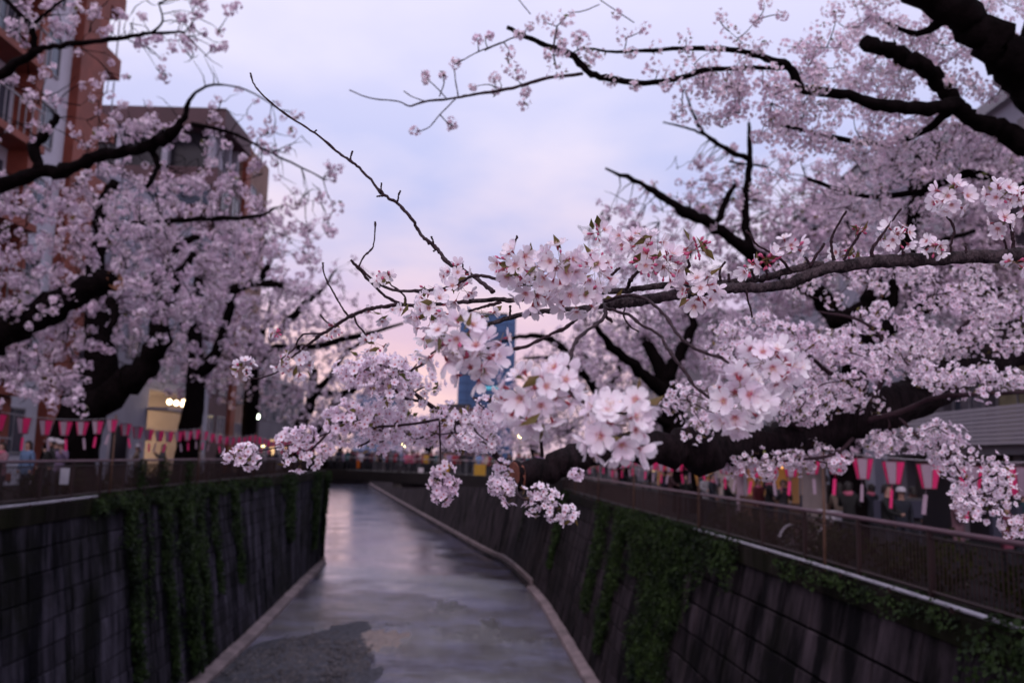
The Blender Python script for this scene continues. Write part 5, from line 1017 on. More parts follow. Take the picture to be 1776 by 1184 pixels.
def person(loc, colr, pose, rz, where, group, acc=None, long=0, h=1.0):
    coat_shade = .95 if 'footbridge' in where else (.5 if 'left' in where else .34)  # shade on each bank put into the coat colours as a darkening factor
    o = empty('person', loc, None, rz); o.scale = (h, h, h)
    word = {'stand': 'standing', 'phone': 'holding up a phone', 'walk': 'walking', 'lean': 'leaning forward', 'point': 'raising one arm'}[pose]
    extra = {'bag': ' with backpack', 'hat': ' and hat', 'scarf': ' and scarf', None: ''}[acc]; hl = 'long-haired person' if long else 'person'
    lab = f'{hl} in {colr} coat{extra}, {word} {where}'.replace('long-haired person', 'long-haired person' if len(f'{extra} {word} {where}'.split()) < 12 else 'person')
    k = used.get(lab, 0); used[lab] = k+1
    tag(o, lab, 'person', group)
    b = mesh_obj('body', PM[pose], o); b.color = (*[c_*coat_shade for c_ in PAL[colr]], 1)
    mesh_obj('hair', HM[long], o)
    if acc == 'bag': mesh_obj('backpack', BAG, o)
    if acc == 'hat': mesh_obj('hat', CAPM, o)
    if acc == 'scarf': s = mesh_obj('scarf', SCARF, o); s.color = (.5, .12, .2, 1)
    if pose == 'phone': mesh_obj('phone', PHONE, o)
    return o
rp = random.Random(5)
cols = list(PAL); brc = ['maroon', 'navy', 'lilac', 'teal', 'black', 'white', 'navy', 'maroon', 'black', 'crimson', 'grey', 'black', 'pink', 'pink', 'maroon', 'mustard', 'black', 'grey', 'beige', 'crimson', 'black', 'navy', 'sky blue', 'cream', 'dark green', 'rose', 'black', 'grey']
combos = [(c, p, a, l) for c in cols for p in ('stand', 'phone', 'walk', 'lean', 'point') for a in (None, 'bag', 'hat', 'scarf') for l in (0, 1)]
def pick(col, taken, poses):
    opts = [c for c in combos if c[0] == col and c[1] in poses and c not in taken]; c = rp.choice(opts); taken.add(c); return c
tk = set(); i = 0
for row, (n, off) in enumerate(((36, -.45), (28, -1.6), (22, -3.0))):
    for k in range(n):
        t = (k+.5+rp.uniform(-.25, .25))/n; col = brc[i % len(brc)] if row == 0 else rp.choice(['black', 'navy', 'maroon', 'grey', 'crimson', 'rose', 'teal', 'lilac', 'beige']); i += 1
        c = pick(col, tk, ('stand', 'phone', 'walk', 'lean', 'point')); p = A_+dv_*LN*t+nv_*off+np.array([0, 0, .15])
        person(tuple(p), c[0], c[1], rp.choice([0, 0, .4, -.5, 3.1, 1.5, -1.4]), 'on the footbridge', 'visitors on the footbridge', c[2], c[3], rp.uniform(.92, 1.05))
tk = set()
rl = [(9.6, 'navy'), (10.7, 'black'), (11.9, 'sky blue'), (12.6, 'black'), (13.6, 'black'), (14.6, 'pink'), (15.3, 'rose'), (17.9, 'black'), (18.8, 'navy'), (19.7, 'black'), (20.8, 'beige'), (21.9, 'dark green'), (22.7, 'black'), (24, 'grey'), (25.1, 'black'), (26.5, 'crimson'), (28, 'black'), (29.5, 'navy'), (31, 'white'), (33, 'black'), (35, 'maroon'), (37.5, 'beige'), (40, 'black'), (43, 'grey'), (46, 'navy'), (49, 'rose')]
for k, (y, col) in enumerate(rl):
    c = pick(col, tk, ('stand', 'phone', 'walk', 'lean')); p = offs(rc, y, rp.uniform(1.5, 2.6), -.56)
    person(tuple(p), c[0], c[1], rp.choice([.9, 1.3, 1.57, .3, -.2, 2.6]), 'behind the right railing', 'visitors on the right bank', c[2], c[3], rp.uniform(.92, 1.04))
for k in range(16):
    y = 18+k*2.1; c = pick(rp.choice(['black', 'navy', 'grey', 'maroon', 'dark green', 'teal']), tk, ('stand', 'walk', 'phone')); p = offs(rc, y, rp.uniform(3.2, 5), -.56)
    person(tuple(p), c[0], c[1], rp.uniform(-3, 3), 'far back on the right bank', 'visitors on the right bank', c[2], c[3], rp.uniform(.92, 1.04))
tk = set()
ll = [(19.3, 'black'), (20.5, 'maroon'), (21.4, 'sky blue'), (21.9, 'rose'), (22.6, 'pink'), (23.2, 'sky blue'), (24.6, 'black'), (25.6, 'lilac'), (26.1, 'white'), (27.8, 'crimson'), (29, 'beige'), (31.6, 'white'), (32.6, 'black'), (34, 'beige'), (35.5, 'grey'), (37, 'navy'), (39, 'maroon'), (41, 'white'), (43, 'black'), (46, 'rose'), (49, 'teal'), (52, 'crimson'), (55, 'black'), (59, 'navy'), (62, 'maroon')]
for k, (y, col) in enumerate(ll):
    c = pick(col, tk, ('stand', 'phone', 'walk', 'lean')); p = offs(lc, y, -rp.uniform(1.0, 2.0), -.02)
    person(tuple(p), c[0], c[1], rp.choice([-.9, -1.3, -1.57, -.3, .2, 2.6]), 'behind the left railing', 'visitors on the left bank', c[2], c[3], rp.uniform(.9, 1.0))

# ------------------------------------------------------------------ buildings
GLASS = mat('window_glass', (.05, .06, .085), .12, .8, var=.3, vscale=.6)
GLASSB = mat('blue_curtain_wall', (.05, .105, .23), .3, .25, var=.35, vscale=.10)
FRAME = mat('window_frame', (.25, .24, .27), .5)
def windows(root, rects, plane, m_gl=GLASS, m_fr=FRAME, bars=1, dep=.08):
    """rects in facade coordinates (u0,u1,z0,z1); plane(u,out,z)->point"""
    for r in rects:
        u0, u1, z0, z1 = r; f = MB(); a = plane(0, 0, 0); b = plane(1, 0, 0); n = np.array(plane(0, 1, 0))-np.array(a); R_ = np.column_stack([np.array(b)-np.array(a), n, (0, 0, 1)])
        def bx(uc, zc, w, h, o, d): f.box(np.array(plane(uc, o, zc)), (w, d, h), 0, R_)
        t = .07
        bx((u0+u1)/2, z0, u1-u0+t, t, dep/2, dep); bx((u0+u1)/2, z1, u1-u0+t, t, dep/2, dep); bx(u0, (z0+z1)/2, t, z1-z0-t, dep/2-.002, dep); bx(u1, (z0+z1)/2, t, z1-z0-t, dep/2-.002, dep)
        for k in range(bars): bx(u0+(u1-u0)*(k+1)/(bars+1), (z0+z1)/2, .05, z1-z0-t, dep/2-.01, dep*.7)
        w = f.build('window', m_fr, root)
        g = MB(); g.box(np.array(plane((u0+u1)/2, .015, (z0+z1)/2)), (u1-u0-t, .02, z1-z0-t), 0, R_); g.build('pane', m_gl, w)
def bld(name, label, x0, x1, y0, y1, z0, z1, m, cat='building'):
    o = empty(name, ((x0+x1)/2, (y0+y1)/2, z0)); tag(o, label, cat); return o
def pbox(name, root, lo, hi, m, jig=0):
    lo, hi = np.array(lo, float), np.array(hi, float); c = (lo+hi)/2-np.array(root.location); return MB().box(c, hi-lo).build(name, m, root)
ORANGE = mat('orange_tile', (.22, .055, .035), .6, .3, var=.35, vscale=.8, bump=.3, bscale=12)
PALE = mat('pale_render', (.30, .29, .36), .8, var=.22, vscale=.35)
MAROON = mat('maroon_cladding', (.075, .035, .045), .6, var=.35, vscale=.4)
DKBAND = mat('dark_recess', (.02, .018, .026), .5)
TANB = mat('tan_tile', (.26, .16, .13), .7, var=.35, vscale=.5, bump=.4, bscale=7)
# 1 orange and white apartment block at the left edge
b = bld('apartment_building', 'tall white apartment block with orange piers and balconies behind the left trees', -34, -19, 20, 38, 0, 29, None)
fx = lambda root, X: (lambda u, o, z: (X+o-root.location[0], u-root.location[1], z-root.location[2]))
PALE2 = mat('white_render', (.52, .51, .60), .8, var=.2, vscale=.3)
pbox('wall', b, (-34, 20, -.02), (-19, 37.1, 30), PALE2); pbox('wall', b, (-34, 37.102, -.02), (-20.2, 38.9, 29), PALE2)
pbox('pier', b, (-19.0, 34.9, -.02), (-18.6, 37.0, 30.5), ORANGE)
for z in np.arange(1.2, 29, 3.05):
    windows(b, [(32.5, 33.9, z, z+1.7)], fx(b, -19.0), bars=1)
    o = pbox('balcony', b, (-20.2, 37.12, z-1.0), (-18.7, 38.6, z+.0), ORANGE)
    for k in range(3): MB().box(np.array((-20.0+k*.55, 38.5, z+1.0))-np.array(b.location), (.05, .05, 1.9)).build('screen_post', FRAME, o)
    pbox('balcony_door', b, (-20.2, 37.5, z-.9), (-20.14, 38.3, z+1.2), GLASS)
    o = pbox('balcony', b, (-19.0, 21, z-1.0), (-17.9, 31.6, z-.72), ORANGE)
    w_ = pbox('balcony_pier', b, (-19.0, 31.1, z-1.02+.3), (-18.2, 31.62, z+2.03), ORANGE)
    for k in range(24): MB().box(np.array((-17.95, 21.2+k*.43, z-.1))-np.array(b.location), (.035, .035, 1.2)).build('railing_bar', FRAME, o)
    MB().box(np.array((-17.95, 26.2, z+.53))-np.array(b.location), (.06, 10.4, .06)).build('handrail', FRAME, o)
    pbox('balcony_door', b, (-19.0, 22, z-.7), (-18.94, 30.8, z+1.5), GLASS)
# 2 maroon block and its rounded tan corner
b = bld('office_building', 'maroon flat-roofed building with a recessed top floor and dark window bands', -40, -20, 56, 61, 0, 24, None)
pbox('wall', b, (-44, 56, -.02), (-20, 61.2, 20.3), MAROON); pbox('top_floor', b, (-43, 57, 20.3), (-20.9, 61, 23.0), DKBAND); pbox('roof', b, (-44.5, 55.6, 23.0), (-19.6, 61.4, 24.3), MAROON)
for k in range(8): pbox('column', b, (-42.5+k*3.1, 56.1, 20.3), (-42.1+k*3.1, 56.6, 23.0), PALE)
for k in range(3): pbox('column', b, (-20.6, 57+k*1.7, 20.3), (-20.2, 57.4+k*1.7, 23.0), PALE)
fy = lambda root, Y: (lambda u, o, z: (u-root.location[0], Y-o-root.location[1], z-root.location[2]))
class _F: pass
for z in np.arange(2.2, 19.5, 3.1):
    pbox('window_band', b, (-43.5, 55.93, z), (-20.4, 55.99, z+1.3), GLASS)
    for k in range(12): pbox('mullion', b, (-43+k*2, 55.88, z), (-42.88+k*2, 55.93, z+1.3), FRAME)
    windows(b, [(57, 58.4, z, z+1.6), (59.2, 60.6, z, z+1.6)], fx(b, -20.0))
b = bld('apartment_building', 'tan tiled block with a rounded corner rising behind the left trees', -34, -20, 61.5, 70, 0, 24, None)
mb = MB(); pl = [(-34, 61.5), (-20.2, 61.5)]+[(-22.6+2.6*math.cos(a), 67.2+2.6*math.sin(a)) for a in np.linspace(0, 1.57, 7)]+[(-34, 69.8)]
n = len(pl); vs = [(x, y, z) for z in (-.02, 24.2) for x, y in pl]; vs = [(v[0]-b.location[0], v[1]-b.location[1], v[2]) for v in vs]
mb.add(vs, [(k, (k+1) % n, n+(k+1) % n, n+k) for k in range(n)]+[tuple(range(n, 2*n))]); mb.build('wall', TANB, b)
pbox('pier', b, (-20.2, 61.6, -.02), (-19.85, 62.6, 24), ORANGE)
for z in np.arange(2, 23, 3.0):
    windows(b, [(63.4, 64.8, z, z+1.5), (65.4, 66.6, z, z+1.5)], fx(b, -20.1))
    mb = MB(); vs = [(-22.6+2.68*math.cos(a)-b.location[0], 67.2+2.68*math.sin(a)-b.location[1], zz) for zz in (z-.9, z-.7) for a in np.linspace(0, 1.57, 7)]; mb.add(vs, [(k, k+1, 8+k, 7+k) for k in range(6)]); mb.build('ledge', PALE, b)
# 3 pale block with the brightly lit shop
b = bld('shop_building', 'pale lilac low building with a brightly lit shopfront under a row of bulbs', -33, -19, 39, 54.5, 0, 14, None)
pbox('wall', b, (-33, 39, 4.6), (-19, 54.5, 14.5), PALE); pbox('wall', b, (-33, 39, -.02), (-19, 45.5, 4.598), PALE); pbox('wall', b, (-33, 51, -.02), (-19, 54.5, 4.598), PALE)
for z in (6, 9.1, 12): windows(b, [(40+k*2.4, 41.4+k*2.4, z, z+1.6) for k in range(6)], fx(b, -19.0))
WARM = mat('lit_shop_wall', (.7, .5, .3), .8, emit=(1, .62, .30), estr=3.2)  # interior lamplight put into the wall as its own emission
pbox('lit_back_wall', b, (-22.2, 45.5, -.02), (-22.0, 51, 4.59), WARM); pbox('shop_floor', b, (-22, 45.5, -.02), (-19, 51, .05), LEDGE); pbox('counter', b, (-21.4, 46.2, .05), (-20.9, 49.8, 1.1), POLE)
pbox('awning', b, (-19.0, 45.3, 3.5), (-17.9, 51.2, 3.65), PALE)
BULB = mat('warm_bulb', (1, .8, .5), .5, emit=(1, .72, .42), estr=14); BULBW = mat('cool_bulb', (1, 1, .9), .5, emit=(.85, 1.0, .72), estr=14); BULBY = mat('yellow_globe', (1, .85, .5), .5, emit=(1, .78, .36), estr=9); BLUEL = mat('blue_light', (.1, .3, 1), .5, emit=(.03, .22, 1.0), estr=6)
def ball(r, n=8, m=6): return MB().lathe([(r*math.sin(math.pi*k/m)+1e-4, -r*math.cos(math.pi*k/m)) for k in range(m+1)], sides=n)
for k in range(5):
    o = mesh_obj('bulb', ball(.13).mesh('bulb', BULB, True), b, tuple(np.array((-18.1, 46.0+k*.95, 3.98))-np.array(b.location)))
for k in range(3): pbox('shelf', b, (-21.95, 46+k*1.6, 1.6+.1*k), (-21.7, 47.2+k*1.6, 1.68+.1*k), POLE)
# 4 grey shops farther along, 5 more background
def simple_building(label, x0, x1, y0, y1, h, m, side, rows, name='shop_building', zg=0, lit=()):
    b = bld(name, label, x0, x1, y0, y1, zg, h, None); pbox('wall', b, (x0, y0, zg-.02), (x1, y1, zg+h), m); pbox('roof_edge', b, (x0-.2, y0-.2, zg+h), (x1+.2, y1+.2, zg+h+.35), FRAME)
    X = x1 if side < 0 else x0; pf = fx(b, X) if side < 0 else (lambda u, o, z: (X-o-b.location[0], u-b.location[1], z-b.location[2]))
    for r in range(rows):
        z = zg+1.1+r*3.1; n = int((y1-y0-1)/2.6)
        for k in range(n):
            u = y0+.8+k*2.6; windows(b, [(u, u+1.6, z, z+1.5)], pf, m_gl=(LITW if (r, k) in lit else GLASS))
    return b
LITW = mat('lit_window', (.8, .6, .35), .5, emit=(1, .60, .25), estr=1.3)
GREYB = mat('grey_render', (.15, .135, .16), .8, var=.25, vscale=.3); BEIGEB = mat('beige_render', (.34, .28, .27), .8, var=.25, vscale=.3)
simple_building('grey two-storey shops behind the fourth left tree', -34, -20.5, 71, 86, 7.5, GREYB, -1, 2, lit=((0, 1), (0, 3)))
simple_building('pale narrow block far along the left bank', -48, -29, 92, 108, 13, PALE, -1, 4, 'apartment_building', lit=((0, 2),))
simple_building('beige far block beyond the left bend of the river', -64, -42, 125, 150, 12, BEIGEB, -1, 3, 'apartment_building')
# right bank buildings
b = simple_building('grey building with a slatted white balcony wall behind the right lanterns', 14.2, 28, 15, 33, 12.6, PALE, 1, 0, 'apartment_building', -.56)
pf = lambda u, o, z: (14.2-o-b.location[0], u-b.location[1], z-b.location[2])
LOUV = mat('white_louvre', (.40, .37, .42), .6); CURT = mat('curtain', (.30, .26, .16), .8, var=.4, vscale=2)
for fl in range(3):
    z = -.56+3.0+fl*3.1
    pbox('balcony', b, (13.1, 15, z-.55), (14.2, 30.2, z-.3), GREYB)
    for k in range(9): pbox('slat', b, (12.98, 15, z-.28+k*.115), (13.06, 30.2, z-.19+k*.115), LOUV)
    for k in range(6): windows(b, [(15.6+k*2.5, 17.6+k*2.5, z-.2, z+2.0)], pf, m_gl=(CURT if k in (1, 3) else GLASS)); pbox('pilaster', b, (13.9, 17.75+k*2.5, z-.3), (14.2, 18.0+k*2.5, z+2.5), GREYB)
pbox('ground_floor', b, (13.9, 15.2, -.56), (14.19, 32, 2.3), DKBAND)
for k in range(5): pbox('column', b, (13.3, 16+k*3.3, -.56), (13.6, 16.4+k*3.3, 2.44), GREYB)
b = simple_building('pale gabled building behind the tall right tree', 15.5, 30, 37, 56, 15, PALE, 1, 4, 'apartment_building', -.56)
MB().add([(0-15*0+x-b.location[0], y-b.location[1], z-b.location[2]) for x, y, z in ((15.2, 36.7, 14.9), (30.3, 36.7, 14.9), (22.7, 36.7, 18), (15.2, 56.3, 14.9), (30.3, 56.3, 14.9), (22.7, 56.3, 18))], [(0, 1, 2), (5, 4, 3), (0, 2, 5, 3), (2, 1, 4, 5), (0, 3, 4, 1)]).build('roof', GREYB, b)
simple_building('dim row of cafes on the right bank beneath the blossom', 13, 24, 57, 74, 7, BEIGEB, 1, 2, lit=((0, 0), (0, 2), (0, 4)), zg=-.56)
simple_building('tall grey block far along the right bank', 14, 30, 80, 100, 16, GREYB, 1, 4, 'apartment_building', -.56, lit=((0, 1),))
# blue glass tower and the lower blue block on the skyline
BANDB = mat('blue_floor_band', (.02, .05, .13), .4)
def tower(label, px0, px1, ytop, dist, m, depth, rows, cols_):
    p0, p1 = P(px0, 790, dist), P(px1, 790, dist); top = P((px0+px1)/2, ytop, dist)[2]; c = (p0+p1)/2
    b = empty('glass_tower', (c[0], c[1]+depth/2, -.56)); tag(b, label, 'building'); w = p1[0]-p0[0]; h = top+.56
    MB().box((0, 0, h/2), (w, depth, h)).build('curtain_wall', m, b)
    for r in range(rows): MB().box((0, -depth/2-.05, h*(r+1)/(rows+1)), (w, .3, .35)).build('floor_band', BANDB, b)
    for k in range(cols_): MB().box((-w/2+w*(k+1)/(cols_+1), -depth/2-.12, h/2), (.3, .2, h)).build('mullion', BANDB, b)
    MB().box((0, 0, h+1), (w*.7, depth*.7, 2)).build('roof_plant', DKBAND, b)
    return b, w, h, depth
b, w, h, dp = tower('tall blue glass tower on the skyline behind the near blossom', 790, 889, 541, 420, GLASSB, 26, 16, 5)
MB().box((w*.26, -dp/2-.3, h*.42), (5, .3, 1.6)).build('lit_sign', mat('sign_light', (.9, .9, .3), .5, emit=(.75, .75, .22), estr=2.2), b)
MB().box((w*.12, -dp/2-.3, h*.50), (8, .3, 1.6)).build('teal_sign', mat('teal_light', (.1, .5, .6), .5, emit=(.04, .16, .22), estr=.6), b)
tower('low wide blue glass block on the skyline left of the tower', 612, 698, 682, 380, mat('pale_blue_glass', (.16, .22, .36), .2, .7, var=.4, vscale=.08), 20, 7, 6)
tower('reddish low roof block at the foot of the blue tower', 760, 822, 706, 400, MAROON, 18, 4, 3)

# ------------------------------------------------------------------ lamps, stalls, bicycle, notices
def lamp(label, px, py, d, r, m, zg):
    c = P(px, py, d); o = empty('street_lamp', (c[0], c[1], zg)); tag(o, label, 'street lamp')
    MB().tube([(0, 0, 0), (0, 0, c[2]-zg-r)], [.06, .04], 8).build('lamp_post', DK, o, True); mesh_obj('globe', ball(r, 12, 8).mesh('globe', m, True), o, (0, 0, c[2]-zg)); MB().lathe([(.02, 0), (r*.8, -.02), (r*.3, .10), (.01, .16)], (0, 0, c[2]-zg+r*.8), 10).build('lamp_cap', DK, o, True)
lamp('round yellow lamp glowing above the sawn limb', 1163, 741, 44, .19, BULBY, -.56)
lamp('greenish white street lamp above the far left lanterns', 445, 722, 58, .20, BULBW, -.02)
lamp('dim golden lamp among blossom right of the greenish lamp', 494, 723, 66, .14, BULBY, -.02)
lamp('small warm lamp low behind the far left rail', 456, 771, 66, .15, BULBY, -.02)
lamp('small yellow lamp above the middle of the bridge crowd', 699, 772, 92, .24, BULBY, -.56)
lamp('faint lamp behind the thin hanging twig', 776, 769, 100, .22, BULB, -.56)
lamp('yellow lamp just below the near blossom cluster', 903, 755, 84, .22, BULBY, -.56)
lamp('small bright lamp at the corner of the lit shop', 320, 694, 46, .12, BULB, -.02)
lamp('tiny blue light between the left tree and the shop', 202, 743, 30, .05, BLUEL, -.02)
def stall(label, y, dxr, w, colr, lit, zg=-.56):
    p = offs(rc, y, dxr, zg); o = empty('food_stall', tuple(p)); tag(o, label, 'stall')
    MB().box((0, 0, .45), (w, 1.0, .9)).build('counter', POLE, o); MB().box((0, .1, 2.35), (w+.4, 1.7, .08)).build('canopy', colr, o)
    MB().box((0, -.72, 2.15), (w+.4, .02, .35)).build('valance', colr, o)
    for sx in (-1, 1):
        for sy in (-.45, .45): MB().box((sx*w/2*.96, sy, 1.6), (.05, .05, 1.42)).build('post', FRAME, o)
    MB().box((0, .62, 1.55), (w, .03, 1.3)).build('back_panel', mat('stall_back_glow', (.5, .3, .15), .8, emit=(1, .42, .10), estr=lit*.5), o)  # stall lamplight imitated by a back panel that glows itself
    for k in range(2): mesh_obj('bulb', ball(.09).mesh('bulb', mat('orange_bulb', (1, .5, .2), .5, emit=(1, .42, .09), estr=3), True), o, (-w/4+k*w/2, -.2, 2.0))
stall('food stall glowing orange behind the right rail, far side of the first pole', 43, 4.4, 2.8, mat('canopy_cream', (.45, .38, .32), .8), .30)
stall('food stall with a back panel glowing warm yellow under blossom', 32, 4.3, 1.9, mat('canopy_mustard', (.35, .20, .06), .8), .22)
stall('dim stall with an orange lamp close to the second pole', 26, 3.4, 1.0, mat('canopy_brown', (.12, .07, .05), .8), .06)
o = cloth('curtain_banner', 'tall pale hanging banner beside the tan pole and the black trunk', (7.55, 21.6, 1.85), .62, 2.5, (.24, .20, .20), .1)
sb = empty('sign_board', (8.6, 32.2, -.56)); tag(sb, 'narrow white upright sign board between the two lit stalls', 'sign'); MB().box((0, 0, 1.4), (.42, .05, 2.4)).build('board', WHITE, sb); MB().box((0, .04, 1.0), (.06, .06, 2.0)).build('post', FRAME, sb)
cloth('notice', 'white paper notice hanging on the left railing', (-11.60, 22.9, .92), .24, .42, (.55, .55, .62), .05, 'notice')
sb = empty('sign_board', (-13.2, 29.5, -.02)); tag(sb, 'grey upright sign board with pale side strips behind the left rail', 'sign'); MB().box((0, 0, 1.3), (.55, .05, 1.9)).build('board', DKBAND, sb)
for s in (-1, 1): MB().box((s*.33, 0, 1.3), (.10, .07, 1.95)).build('side_strip', PALE, sb)
# bicycle
bk = empty('bicycle', (7.0, 20.3, -.56), None, .35); tag(bk, 'parked bicycle with pale mudguards behind the right railing', 'bicycle')
PALEM = mat('pale_metal', (.6, .55, .62), .35); TYR = mat('tyre', (.015, .015, .018), .8)
for x in (-.52, .52):
    c = (x, 0, .33); w = MB().tube([(x+.32*math.cos(a), 0, .33+.32*math.sin(a)) for a in np.linspace(0, 6.283, 25)], .018, 6, cap=False).build('tyre', TYR, bk, True)
    s = MB()
    for k in range(12): a = k*math.pi/6; s.tube([(x, 0, .33), (x+.3*math.cos(a), 0, .33+.3*math.sin(a))], .002, 3)
    s.build('spokes', PALEM, bk)
    mg = MB(); an = np.linspace(.3, 2.9, 12); mg.add([(x+.36*math.cos(a), yy, .33+.36*math.sin(a)) for a in an for yy in (-.04, .04)]+[(x+.372*math.cos(a), yy, .33+.372*math.sin(a)) for a in an for yy in (-.04, .04)], [(2*i, 2*i+1, 2*i+3, 2*i+2) for i in range(11)]+[(24+2*i, 24+2*i+2, 24+2*i+3, 24+2*i+1) for i in range(11)]); mg.build('mudguard', PALEM, bk)
f = MB()
for a, c in (((-.52, .33), (-.15, .30)), ((-.15, .30), (.38, .72)), ((-.15, .30), (-.25, .80)), ((-.25, .70), (.36, .80)), ((.34, .90), (.52, .33)), ((-.52, .33), (-.25, .70)), ((.34, .9), (.32, 1.0))): f.tube([(a[0], 0, a[1]), (c[0], 0, c[1])], .016, 6)
f.build('frame', mat('bike_paint', (.08, .03, .04), .4), bk); MB().box((-.27, 0, .84), (.25, .14, .06), taper=.8).build('saddle', TYR, bk); MB().tube([(.22, -.28, 1.0), (.32, -.1, 1.02), (.32, .1, 1.02), (.22, .28, 1.0)], .013, 6).build('handlebar', PALEM, bk)
MB().box((.62, 0, .88), (.30, .34, .24), taper=1.15).build('basket', PALEM, bk)

# ------------------------------------------------------------------ shrubs and ivy
IV = [leaf_t(.5, .12), leaf_t(.42, -.1), leaf_t(.6, .2)]
def shrub(loc, w, h, label, n=260):
    o = empty('shrub', loc); tag(o, label, 'shrub', 'low shrubs behind the railings')
    st = MB()
    for k in range(5): a = k*1.25; st.tube([(0, 0, 0), (.2*w*math.cos(a), .2*w*math.sin(a), h*.4), (.4*w*math.cos(a), .4*w*math.sin(a), h*.8)], [.015, .01, .005], 4)
    st.build('stem', BARK, o)
    q = rng.normal(size=(n, 3)); q /= np.linalg.norm(q, axis=1)[:, None]; q *= rng.uniform(.45, 1.05, (n, 1))*(1+.15*np.sin(q[:, :1]*7)); pos = np.array(loc)+q*np.array([w/2, w/2, h/2])+np.array([0, 0, h/2])
    scatter('foliage', IV, pos, q+rng.normal(size=q.shape)*.5, rng.uniform(.05, .10, n), [HEDGE], o, 'stuff')
for k in range(9):
    y = 10.5+k*1.9; p = offs(rc, y, .75+.2*(k % 2), -.56); shrub(tuple(p), 1.25, .75+.12*(k % 3), f'low leafy shrub behind the right railing, {ORD[k]} from the near end', 520)
for k in range(9):
    y = 20.5+k*2.6; p = offs(lc, y, -.75, -.02); shrub(tuple(p), 1.1, .7+.12*(k % 3), f'low leafy shrub behind the left railing, {ORD[k]} from the near end', 340)
for (y, dxr, zz, s, lab) in ((13.2, 3.4, .3, 1.2, 'dark bush with white blooms behind the railing under the lanterns'), (15.2, 3.9, .4, 1.4, 'tall dark green bush behind the visitors on the right bank'), (11.6, 3.6, .3, 1.3, 'tall bush near the right edge behind the visitors')):
    p = offs(rc, y, dxr, -.56); shrub(tuple(p), s*1.4, s*1.5, lab, 900)
def y_for_px(side, px, z):
    best = None
    for y in np.arange(6, 71, .2):
        x, _ = proj(face_pt(side, y, z)); e_ = abs(x-px)
        if best is None or e_ < best[0]: best = (e_, y)
    return best[1]
def ivy(side, label, strips, lsize, dens):
    root = empty('ivy', tuple(face_pt(side, y_for_px(side, strips[0][0], -2.), -.5))); tag(root, label, 'ivy', 'ivy hanging down the river walls'); pos = []; nr = []; sz = []; st = MB(); inv = -np.array(root.location)
    for px, hw, ybot, thick in strips:
        st = MB()
        yw = y_for_px(side, px, -2.5); y2 = y_for_px(side, px+hw, -2.5); hwm = max(.12, abs(y2-yw)); ztop = .05 if side < 0 else -.5
        # depth of the lower end
        zb = ztop
        for z in np.arange(ztop, ZW+.4, -.1):
            if proj(face_pt(side, yw, z))[1] > ybot: break
            zb = z
        n = int((ztop-zb)*hwm*2*dens*thick); t = rng.uniform(0, 1, n)**1.15; z = ztop-(ztop-zb)*t
        wid = hwm*(1.0-.55*t)*(1+.3*np.sin(z*3+px)); yy = yw+wid*np.clip(rng.normal(size=n)*.55, -1.3, 1.3)+.12*np.sin(z*1.7+px)
        for a, b_ in zip(yy, z):
            pos.append(face_pt(side, a, b_, rng.uniform(.02, .06+.16*thick))); nr.append((-side*1.0+rng.normal()*.5, rng.normal()*.6, rng.normal()*.5+.3)); sz.append(lsize*rng.uniform(.6, 1.3))
        st.tube([face_pt(side, yw+.05*math.sin(k), ztop-(ztop-zb)*k/6, .03)+inv for k in range(7)], .015, 4)
        st.build('vine_stem', BARK, root)
    scatter('ivy_leaves', IV, pos, nr, sz, [IVY], root, 'stuff')
ivy(-1, 'thick dark ivy strand on the left wall, nearest to the frame edge', [(226, 11, 1184, 1.6)], .10, 260)
ivy(-1, 'short thin ivy strand right of the thick nearest one', [(256, 5, 1075, .9)], .09, 240)
ivy(-1, 'long narrow ivy strand in the middle of the left wall', [(286, 9, 1184, 1.4)], .10, 260)
ivy(-1, 'broad double ivy strand below the third left tree', [(322, 12, 1175, 1.7), (348, 7, 1150, 1.1)], .11, 260)
ivy(-1, 'short ragged ivy strand halfway along the left wall', [(372, 6, 1030, 1.1)], .11, 240)
ivy(-1, 'narrow ivy strand beside the pale streaked blocks', [(410, 6, 1010, 1.2)], .12, 240)
ivy(-1, 'ivy strand at the far third of the left wall', [(500, 9, 940, 1.3)], .14, 220)
ivy(-1, 'ivy draped round the far end of the left wall', [(546, 6, 950, 1.2), (562, 6, 940, 1.2)], .15, 220)
ivy(1, 'huge curtain of ivy on the right wall under the black limb', [(1140, 34, 1184, 1.3), (1172, 26, 1184, 1.3), (1105, 22, 1000, 1.0)], .085, 300)
ivy(1, 'long hanging ivy tongue left of the big ivy curtain', [(1072, 13, 1130, 1.3), (1040, 10, 1060, 1.2)], .10, 280)
ivy(1, 'far ivy tongue high on the right wall', [(972, 6, 985, 1.1), (905, 5, 940, 1.0)], .13, 220)
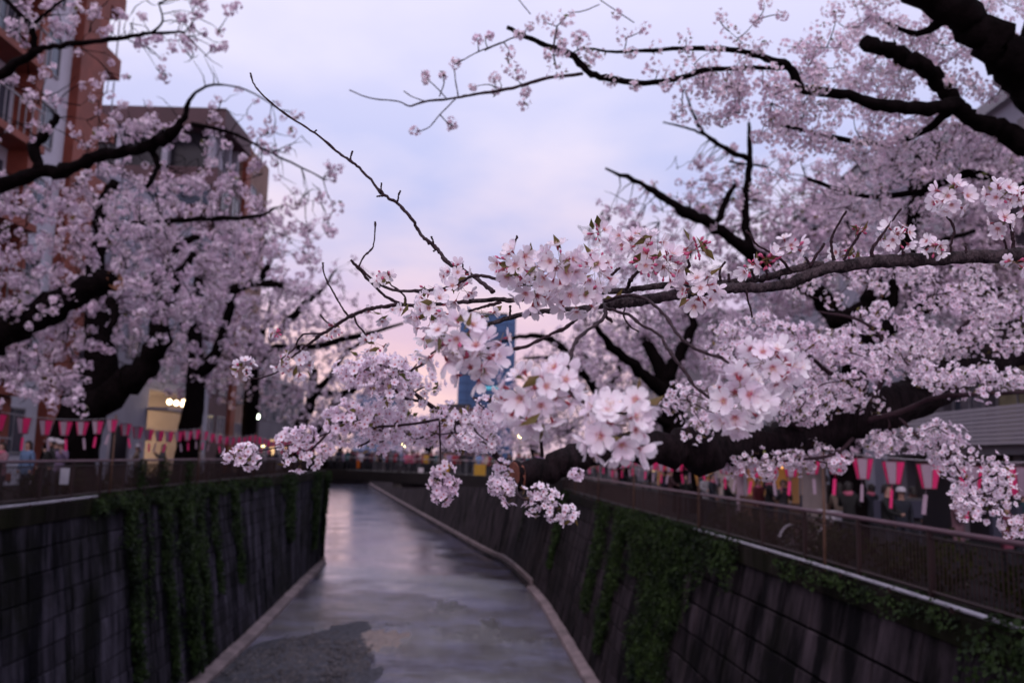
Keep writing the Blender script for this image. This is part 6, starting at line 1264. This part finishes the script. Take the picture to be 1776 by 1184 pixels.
# creepers running over the copings, and the near ivy at the right edge
def creeper(side, label, y0, y1, drop, n, lsize, bulge=.25):
    a = lc if side < 0 else rc; zt = 0 if side < 0 else -.54; root = empty('ivy', tuple(a.at((y0+y1)/2))); tag(root, label, 'ivy', 'ivy hanging down the river walls'); pos = []; nr = []
    for i in range(n):
        y = rng.uniform(y0, y1); env = .35+.65*abs(math.sin(y*2.1)*math.sin(y*.9+1)); t = rng.uniform(-.35, 1)
        if t < 0: p = a.at(y).copy(); p[2] = zt+.02+rng.uniform(0, .12); p[0] += side*rng.uniform(-.15, .6); nn = (rng.normal()*.4, rng.normal()*.4, 1)
        else: z = zt-t*drop*env; p = face_pt(side, y, z, rng.uniform(.02, bulge)+.09); nn = (-side, rng.normal()*.6, rng.normal()*.5+.3)
        pos.append(p); nr.append(nn)
    MB().tube([a.at(y)+np.array([-side*.12, 0, .3-.1*math.sin(y*3)])-np.array(root.location) for y in np.linspace(y0, y1, 12)], .014, 4).build('vine_stem', BARK, root)
    scatter('ivy_leaves', IV, pos, nr, rng.uniform(.6, 1.3, n)*lsize, [IVY], root, 'stuff')
creeper(-1, 'leafy creeper spilling over the left coping between the poles', 25, 33, .7, 2600, .085)
creeper(-1, 'creeper over the left coping towards the bridge', 34, 50, .6, 2200, .11)
creeper(1, 'creeper lying on the right coping beside the white pipe', 12.3, 19.5, .45, 1500, .06)
creeper(1, 'dense dark ivy mass at the near right edge of the wall', 7.2, 11.7, 4.6, 11000, .075, .45)
creeper(1, 'ivy mound on the right coping above the big ivy curtain', 22, 36, 1.6, 7000, .09, .4)
for k, (y, h_) in enumerate(((29.5, 1.1), (32, 1.15), (35, 1.0))):
    root = empty('ivy', tuple(offs(lc, y, -.1, 0))); tag(root, f'ivy climbing the left railing, {ORD[k]} clump from the near end', 'ivy', 'ivy climbing the railings'); n = 260
    pos = np.array([offs(lc, y, -.12, 0)+np.array([rng.normal()*.08, rng.normal()*.22, rng.uniform(0, h_)]) for _ in range(n)]); MB().tube([(0, 0, 0), (.03, .1, .5), (0, 0, h_)], .012, 4).build('vine_stem', BARK, root)
    scatter('ivy_leaves', IV, pos, rng.normal(size=(n, 3))+np.array([.8, -.6, .3]), .09, [IVY], root, 'stuff')
